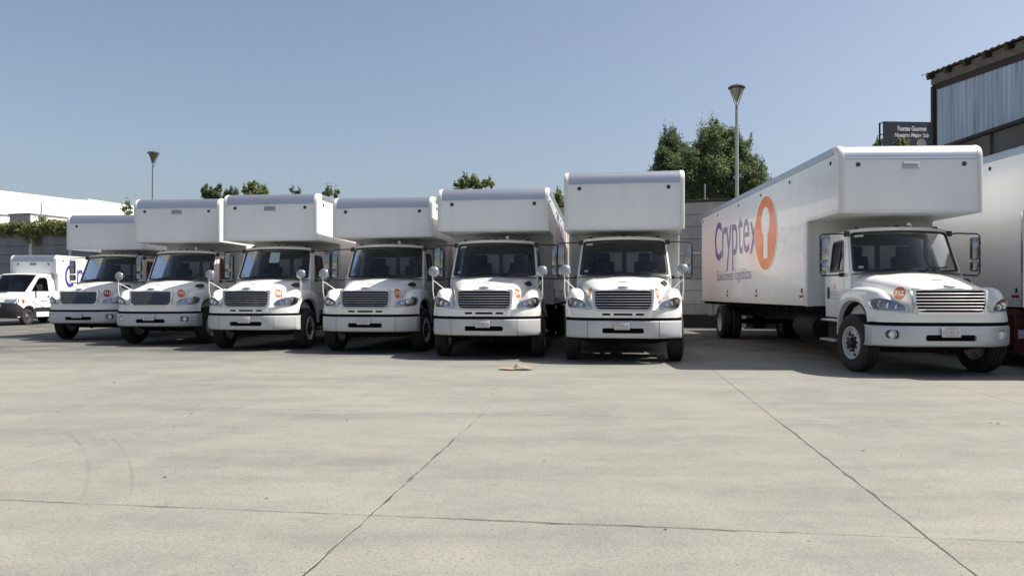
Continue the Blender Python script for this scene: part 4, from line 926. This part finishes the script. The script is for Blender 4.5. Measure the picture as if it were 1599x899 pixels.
def leaves(cl, size, seed, name, m):
    """cl: list of (center, radius xyz, count)"""
    rs = np.random.RandomState(seed); P = []
    for c, r, k in cl:
        d = rs.normal(size=(k, 3)); d /= np.linalg.norm(d, axis=1)[:, None]; q = rs.uniform(0, 1, (k, 1)) ** .38 * (1 + .25 * rs.normal(size=(k, 1)))
        P.append(np.array(c) + d * q * np.array(r))
    P = np.concatenate(P); n = len(P)
    a = rs.normal(size=(n, 3)); a /= np.linalg.norm(a, axis=1)[:, None]; a[:, 2] *= .7
    u = np.cross(a, rs.normal(size=(n, 3))); u /= np.linalg.norm(u, axis=1)[:, None]; v = np.cross(a, u); v /= np.linalg.norm(v, axis=1)[:, None]
    s = size * rs.uniform(.6, 1.35, (n, 1)); L = u * s; Wd_ = v * s * .45
    V = np.stack([P - L, P + Wd_ , P + L, P - Wd_], 1).reshape(-1, 3)
    me = bpy.data.meshes.new(name); me.from_pydata(V.tolist(), [], np.arange(4 * n).reshape(-1, 4).tolist()); me.materials.append(m); return me
def tree(x, y, base, top, lobes, n, size, label, m, seed, group='trees rising behind the perimeter wall', name='tree'):
    """lobes: (px offset x, z, radius) in metres round (x, y)"""
    T = thing(name, label, 'tree', (x, y, base), 0, group); rs = random.Random(seed); b = MB()
    zc = sum(l[2] for l in lobes) / len(lobes) - base
    b.tube([(0, 0, -.3), (.05, 0, zc * .3), (-.05, .05, zc * .6), (0, 0, zc * .95)], [.05 * (top - base) ** .7 * k for k in (1, .8, .6, .35)], 8)
    cl = []; tot = sum(l[3] ** 2 for l in lobes)
    for lx, ly, lz, lr in lobes:
        b.tube([(0, 0, zc * .45), (lx * .5, ly * .5, lerp(zc * .6, lz - base, .5)), (lx, ly, lz - base)], [.05, .035, .015], 5)
        nn = max(6, int(16 * lr)); cnt = n * lr ** 2 / tot / nn
        for _ in range(nn):
            d = Vector((rs.gauss(0, 1), rs.gauss(0, 1), rs.gauss(0, 1))).normalized() * lr * rs.uniform(.25, 1.08); r = lr * rs.uniform(.26, .62)
            cl.append(((lx + d.x, ly + d.y, lz - base + d.z * .9), (r, r, r * .8), int(cnt * rs.uniform(.6, 1.4)) + 3))
        for _ in range(max(2, int(5 * lr))):              # upright sprays that break the outline
            a = rs.uniform(0, 6.28); q = rs.uniform(.2, .95); e = rs.uniform(.10, .2) * lr + .04
            cl.append(((lx + math.cos(a) * q * lr, ly + math.sin(a) * q * lr, lz - base + lr * (1.0 - .45 * q * q) * rs.uniform(.85, 1.1)), (e, e, e * rs.uniform(2.2, 4)), int(cnt * .45) + 4))
    ob('trunk', b.mesh('trunk', BARK), T); ob('crown', leaves(cl, size, seed, 'crown', m), T); return T
def pxy(px, py, d): return ((px - 799.5) / 1176.05 * d, 1.369 + (458.3 - py) / 1176.05 * d)
def ptree(pxc, d, blobs, n, size, label, m, seed, **kw):     # blobs: (px, py, radius px)
    X, _ = pxy(pxc, 0, d); rs = random.Random(seed); lob = []
    for bx, by, br in blobs:
        x, z = pxy(bx, by, d); lob.append((x - X, rs.uniform(-.5, .5) * br / 1176 * d, z, br / 1176 * d))
    tree(X, d, 0, max(l[2] for l in lob), lob, n, size, label, m, seed, **kw)
ptree(1115, 39, [(1120, 215, 24), (1100, 240, 30), (1140, 245, 28), (1090, 270, 32), (1125, 275, 36), (1155, 260, 24), (1165, 285, 26), (1105, 300, 30), (1145, 302, 30), (1163, 225, 13), (1190, 262, 10), (1184, 285, 17), (1155, 315, 24), (1080, 305, 22), (1126, 203, 14), (1100, 222, 16), (1185, 300, 20), (1150, 238, 22), (1075, 285, 24), (1076, 252, 18), (1084, 262, 24), (1068, 268, 22), (1172, 250, 14)], 70000, .062, 'largest leafy green tree rising behind the wall between the two right-hand trucks', LEAF1, 11)
ptree(1046, 41, [(1046, 226, 20), (1038, 245, 22), (1060, 250, 20), (1048, 275, 26), (1028, 265, 14), (1060, 290, 24)], 30000, .06, 'dark dense green tree just left of the largest tree, above the tall-nosed truck', LEAF1, 12)
ptree(740, 40, [(738, 286, 8), (729, 283, 6), (722, 289, 7), (712, 290, 5), (750, 288, 7), (760, 287, 7), (768, 290, 4), (745, 298, 13), (722, 300, 13), (726, 276, 3)], 7000, .065, 'light green treetop peeking over the box beside the 714 truck', LEAF2, 13)
ptree(398, 42, [(385, 298, 6), (391, 292, 6), (396, 289, 5), (399, 296, 7), (406, 299, 5), (412, 298, 6), (400, 306, 13), (385, 307, 9), (414, 306, 9)], 6000, .065, 'rounded green treetop peeking over the nose of the 716 truck', LEAF2, 14)
ptree(334, 42, [(318, 298, 5), (324, 301, 6), (331, 303, 5), (340, 299, 5), (342, 293, 3), (336, 308, 9), (322, 308, 9), (322, 291, 2), (343, 289, 2)], 4000, .07, 'spiky dark green treetop between the second and third trucks', LEAF1, 15)
ptree(362, 43, [(362, 302, 7), (366, 308, 9), (355, 308, 7)], 2000, .065, 'small low treetop left of the rounded treetop above the trucks', LEAF1, 16)
ptree(460, 42, [(456, 297, 4), (465, 300, 5), (460, 305, 6)], 300, .07, 'wispy twig of foliage above the right half of the 716 box', LEAF1, 17)
ptree(516, 42, [(514, 301, 7), (508, 306, 7), (525, 305, 5), (527, 300, 3)], 1300, .065, 'little dark sprig of foliage between the 716 and 713 boxes', LEAF1, 18)
ptree(197, 46, [(193, 325, 5), (200, 322, 5), (198, 317, 3), (203, 330, 7)], 260, .08, 'thin sprig of leaves against the white warehouse', LEAF1, 19)
ptree(874, 36, [(872, 309, 9), (876, 316, 9), (868, 320, 10)], 2000, .07, 'sliver of foliage between the 714 truck and the tall-nosed truck', LEAF2, 20)
ptree(1412, 58, [(1411, 222, 4), (1403, 227, 6), (1419, 229, 6), (1412, 236, 10)], 3500, .10, 'bushy yellow-green treetop in front of the dark billboard', LEAF2, 21)
ptree(1372, 62, [(1374, 224, 7), (1378, 232, 10)], 900, .11, 'small dark treetop at the foot of the billboard, on its far left', LEAF1, 22)
# vine along the wall top at the far left
def along(t, off, z): p = w0 + wd * t; nrm = Vector((-wd.y, wd.x)); q = p - nrm * off if False else Vector((p.x - math.sin(WA) * off, p.y - math.cos(WA) * off)); return (q.x, q.y, z)
cl = []; rs = random.Random(5); t = 1.0
while t < 15.0:
    hang = rs.uniform(.0, .14) + (.50 if abs(t - 9.4) < .6 else .15 if abs(t - 5.2) < .4 else 0)
    for k in range(9): cl.append((along(t + rs.uniform(-.15, .15), .12 + rs.uniform(-.25, .18), 5.42 - rs.uniform(0, 1) * (.62 + hang)), (.22, .2, .16), 16))
    t += .17
me = leaves(cl, .085, 31, 'climbing_vine', VINE); o = ob('climbing_vine', me); tag(o, 'yellow-green climbing vine spilling over the wall top behind the cab van', 'vine')
# ---------------------------------------------------------------- street lamps
def lamp(px, py, d, label, k=1.0):
    X, z = pxy(px, py, d); T = thing('street_lamp', label, 'street lamp', (X, d, 0), 0, 'cone-headed lamps on tall poles')
    pol = MB(); pol.tube([(0, 0, 0), (0, 0, z - .92 * k)], [.085, .06], 12); pol.bbox((0, 0, .03), (.4, .4, .06), .01)
    ob('pole', pol.mesh('pole', mat('lamp_pole', (.34, .37, .34), .5, metal=.3, var=.3, vscale=(8, 8, 1))), T)
    br = MB()
    for a in (10, 130, 250): br.tube([(0, 0, z - .95 * k), (.04 * math.cos(R(a)), .04 * math.sin(R(a)), z - .8 * k), (.30 * k * math.cos(R(a)), .30 * k * math.sin(R(a)), z - .12 * k)], .016, 6)
    br.lathe([(z - 1.0 * k, .06), (z - .80 * k, .045), (z - .78 * k, .001)], 10, 'z'); ob('bracket', br.mesh('bracket', mat('lamp_bracket', (.14, .15, .15), .5, metal=.4)), T)
    cone = MB(); cone.lathe([(z - .66 * k, .03), (z - .62 * k, .05), (z - .17 * k, .245 * k), (z - .15 * k, .22 * k), (z - .15 * k, .001)], 20, 'z'); ob('lamp_cone', cone.mesh('lamp_cone', mat('lamp_glass', (.17, .15, .075), .25, coat=.4, var=.5, vscale=(4, 4, 2))), T)
    cap = MB(); cap.lathe([(z, .001), (z - .015, .12 * k), (z - .05 * k, .27 * k), (z - .10 * k, .325 * k), (z - .14 * k, .32 * k), (z - .13 * k, .25 * k), (z - .10 * k, .001)], 24, 'z'); cap.tube([(0, 0, z), (0, 0, z + .06)], .012, 6); ob('lamp_cap', cap.mesh('lamp_cap', mat('lamp_cap', (.07, .08, .085), .4, metal=.4)), T)
lamp(1151, 132, 28.6, 'tall street lamp with cone head beside the largest tree')
lamp(238.5, 236, 38.6, 'more distant street lamp rising alone above the left-hand trucks', .93)
# thin posts behind the wall
def post(px, py, d, label, r=.025):
    X, z = pxy(px, py, d); o = ob('thin_post', MB().tube([(0, 0, 0), (0, 0, z)], r, 6).mesh('thin_post', mat('post_grey', (.30, .30, .29), .6)), None, (X, d, 0)); tag(o, label, 'post')
post(1101, 287, 34.5, 'thin metal post standing in front of the large tree, just above the wall', .03)
post(64, 317, 47, 'thin grey mast rising over the vine against the white warehouse', .05)
# small broad-leaved plant on the wall
def frond_plant(px, py, d, label):
    X, z = pxy(px, py, d); b = MB(); rs = random.Random(8)
    for k in range(11):
        a = rs.uniform(0, 6.28); L = rs.uniform(.5, 1.0); pts = [(0, 0, -.6), (L * .4 * math.cos(a), L * .4 * math.sin(a), .15 + .25 * rs.random()), (L * math.cos(a), L * math.sin(a), rs.uniform(-.2, .35))]
        u = Vector((-math.sin(a), math.cos(a), 0)) * .07
        b.add([Vector(pts[0]) - u * .3, Vector(pts[0]) + u * .3, Vector(pts[1]) + u, Vector(pts[1]) - u, Vector(pts[2])], [(0, 1, 2, 3), (3, 2, 4)])
    b.tube([(0, 0, -z), (0, 0, -.6)], .05, 6)
    o = ob('frond_plant', b.mesh('frond_plant', LEAF1, 0), None, (X, d, z)); tag(o, label, 'plant')
frond_plant(62, 343, 45.8, 'dark spiky-leaved plant sticking up over the vine, by the thin mast')

# ================================================================ FAR LEFT BUILDINGS
WH = mat('warehouse_white', (.80, .80, .76), .6, var=.12, vscale=(.3, .3, .1), space='World')
SHED_SHADE = mat('shed_shade_grey', (.34, .36, .38), .6, var=.25, vscale=(1, 1, .3), space='World')  # shade on the white unit's front, put into its colour as grey
def warehouse():
    T = thing('warehouse', 'long bright white warehouse with a stepped roofline beyond the far left wall', 'building', (0, 0, 0))
    dirv = Vector((math.sin(R(22.5)), math.cos(R(22.5)))); p0 = Vector((-42, 60)); nrm = Vector((dirv.y, -dirv.x))
    def seg(a, c, z0, z1, name):
        A = p0 + dirv * a; B = p0 + dirv * c; D = nrm * -30
        m = MB(); m.add([(A.x, A.y, 0), (B.x, B.y, 0), (B.x, B.y, z1), (A.x, A.y, z0)] + [(q.x + D.x, q.y + D.y, z) for q, z in ((A, 0), (B, 0), (B, z1), (A, z0))], [(0, 1, 2, 3), (7, 6, 5, 4), (0, 4, 5, 1), (1, 5, 6, 2), (2, 6, 7, 3), (3, 7, 4, 0)]); ob(name, m.mesh(name, WH, 0), T)
    def hit(px, py):                                      # along-wall distance and height on the wall plane
        d = Vector(((px - 799.5) / 1176.05, 1.0)); tt = (p0.dot(nrm)) / d.dot(nrm); w_ = d * tt; return (w_ - p0).dot(dirv), 1.369 + (458.3 - py) / 1176.05 * tt
    a0, z0 = hit(-60, 290); a1, z1 = hit(137, 314); a1b, z1b = hit(137, 310.5); a2, z2 = hit(215, 322)
    seg(a0, a1 - .003, z0, z1, 'wall'); seg(a1, a2 + 25, z1b, lerp(z1b, z2, (a2 + 25 - a1) / (a2 - a1)), 'wall')
warehouse()
def shed(px0, px1, pyt, d, label, depth=14, rz=18):
    X0, zt = pxy(px0, pyt, d); X1, _ = pxy(px1, pyt, d); w_ = (X1 - X0); T = thing('storage_shed', label, 'building', ((X0 + X1) / 2, d, 0), -R(rz))
    ob('wall', MB().box((0, depth / 2, zt / 2), (w_, depth, zt)).mesh('wall', WH, 0), T)
    ob('front_panel', MB().box((-w_ * .12, -.02, zt / 2), (w_ * .70, .05, zt - .1)).mesh('front_panel', SHED_SHADE, 0), T)
    ob('front_panel', MB().box((w_ * .37, -.02, zt / 2), (w_ * .26, .05, zt - .1)).mesh('front_panel', SHED_SHADE, 0), T)
    r = MB(); r.box((0, depth / 2, zt + .05), (w_ + .1, depth + .2, .1)); ob('roof_edge', r.mesh('roof_edge', mat('roof_dark', (.16, .16, .16), .7), 0), T)
    s = MB(); s.box((-w_ * .22, -.05, zt - .55), (w_ * .22, .02, .10)); ob('sign_strip', s.mesh('sign_strip', mat('sign_grey', (.22, .24, .27), .6), 0), T)
shed(8.5, 53, 335.5, 53, 'white storage unit with grey shade painted on its front showing its top above the vine', 16)
shed(-45, 6.5, 337, 54, 'second storage unit cut off by the left edge of the photo, above the vine', 8)

# ================================================================ RIGHT-HAND METAL BUILDING
CORR = mat('corrugated_steel', (.42, .50, .58), .45, metal=.35, var=.85, vscale=(3, 3.2, .22), dirt=(.13, .18, .24), space='World', detail=5)
RUST = mat('eave_rust', (.035, .022, .018), .8, var=.5, vscale=(3, 3, 3))
ROOFM = mat('roof_sheet', (.12, .125, .10), .8, var=.6, vscale=(1, 1, 1), dirt=(.05, .05, .042))
CONB = mat('building_concrete', (.12, .12, .105), .9, var=.8, vscale=(.9, .9, 1.2), dirt=(.045, .044, .04), space='World', bump=.3, bscale=6, detail=6)
def metal_building():
    X0, yc = 14.0, 24.8; T = thing('metal_building', 'corrugated blue-grey metal building with dark overhanging eaves at the right edge', 'building', (X0, yc, 0))
    top = lambda y: 8.12 + (y - 0) * .075; low = lambda y: 6.16 + .0 * y; N = 12                 # y is 0 at the far corner and falls towards the camera
    c = MB(); ys = []; y = 0
    per = .21
    ring0, ring1 = [], []
    k = 0
    while y > -14:
        for f, dx in ((0, 0), (.28, 0), (.42, -.035), (.78, -.035)):
            yy = y - per * f; ring0.append((dx, yy, low(yy))); ring1.append((dx, yy, top(yy)))
        y -= per
    c.rings([ring0, ring1], False); ob('corrugated_cladding', c.mesh('corrugated_cladding', CORR, 0), T)
    b = MB(); b.add([(.06, 0, 0), (.06, -14, 0), (.06, -14, 6.9), (.06, 0, 8.0)] + [(8, 0, 0), (8, -14, 0), (8, -14, 6.9), (8, 0, 8.0)], [(0, 1, 2, 3), (7, 6, 5, 4), (0, 4, 5, 1), (1, 5, 6, 2), (2, 6, 7, 3), (3, 7, 4, 0)]); ob('wall', b.mesh('wall', CONB, 0), T)
    b = MB(); b.box((-.02, -7, 6.10), (.16, 14, .10)); ob('ledge', b.mesh('ledge', RUST, 0), T)
    cc = MB().bbox((0, 0, 0), (.14, .45, 6.02), .02).mesh('column', CONB, 0)
    for y in (-2.6, -6.2, -9.8): ob('column', cc, T, (.02, y, 3.02))
    p = MB(); p.box((-.05, .04, 5.2), (.16, .14, 6.0)); ob('corner_post', p.mesh('corner_post', RUST, 0), T)
    f = MB()
    fb = [(-.10, 0.1), (-.10, -14)]
    f.add([(-.07, .12, top(.12) - .05), (-.07, -14, top(-14) - .05), (-.07, -14, top(-14) + .15), (-.07, .12, top(.12) + .15), (.02, .12, top(.12) - .05), (.02, -14, top(-14) - .05), (.02, -14, top(-14) + .15), (.02, .12, top(.12) + .15)], [(0, 1, 2, 3), (7, 6, 5, 4), (0, 4, 5, 1), (2, 6, 7, 3), (3, 7, 4, 0), (1, 5, 6, 2)]); ob('eave_beam', f.mesh('eave_beam', RUST, 0), T)
    for i in range(14):
        y = -.05 - i * .98; r = MB(); r.box((0, 0, 0), (1.1, .16, .17)); ob('rafter', CACHE.setdefault('rafter', r.mesh('rafter', RUST, 0)), T, (.22, y, top(y) + .50), (0, R(-14), 0))
    g = MB(); g.add([(-.12, .1, top(.1) + .13), (-.12, -14, top(-14) + .13), (-.12, -14, top(-14) + .46), (-.12, .1, top(.1) + .46)], [(0, 1, 2, 3)]); ob('eave_board', g.mesh('eave_board', mat('eave_board', (.13, .12, .10), .9, var=.5), 0), T)
    # roof sheets, wavy lower edge
    rf = MB(); ys = [0.16 - i * .075 for i in range(195)]
    rf.rings([[(x, y, top(y) + .425 + (x + .55) * .25 + .022 * math.sin(y * 2 * math.pi / .3)) for y in ys] for x in (-.42, .5, 3, 6)], False)
    ob('roof', rf.mesh('roof', ROOFM, 0), T)
metal_building()
# billboard behind it
def billboard():
    d = 60; X0, zt = pxy(1378.5, 190, d); X1, _ = pxy(1466, 190, d); w_ = X1 - X0; hgt = 4.2
    T = thing('billboard', 'dark slate billboard with two lines of white lettering beside the metal building', 'billboard', ((X0 + X1) / 2, d, 0), R(4))
    navy = mat('billboard_slate', (.030, .038, .060), .6, var=.3, vscale=(1, 1, 1))
    ob('panel', MB().bbox((0, 0, zt - hgt / 2), (w_, .12, hgt), .01).mesh('panel', navy, 0), T)
    fr = MB(); fr.box((-w_ / 2 - .12, .3, zt - hgt / 2 - .05), (.10, .10, hgt)); fr.box((w_ / 2 - .32, -.10, zt - hgt / 2 + .35), (.08, .08, hgt))
    for z in (zt - .1, zt - 1.0, zt - 2): fr.box((-w_ / 2 - .05, .18, z), (.10, .3, .06))
    ob('frame', fr.mesh('frame', DARK, 0), T)
    p = MB(); p.tube([(0, .5, 0), (0, .5, zt - hgt)], .35, 12); ob('column', p.mesh('column', DARK), T)
    for s, x0, x1, z, h, sh in (('Fuentes Gourmet', .26, .80, zt - .55, .40, 0), ('Nuestro Mejor Sab', .20, .84, zt - 1.12, .44, .25)):
        tb = text_mb(s, 1, .03, fit=((x0 - .5) * w_, (x1 - .5) * w_, z - h / 2, z + h / 2), shear=sh); tb.v = [(x, -.066, y) for x, y, _ in tb.v]; ob('lettering', tb.mesh('lettering', PRINTW, 0), T)
    e = MB(); e.plate(circle(w_ * .20, zt - 1.75, .40, .42, 20), [], lambda x, z, dd: (x, -.066 + dd, z), .003); ob('round_emblem', e.mesh('round_emblem', mat('emblem_beige', (.42, .40, .36), .6, var=.5, vscale=(4, 4, 4)), 0), T)
billboard()
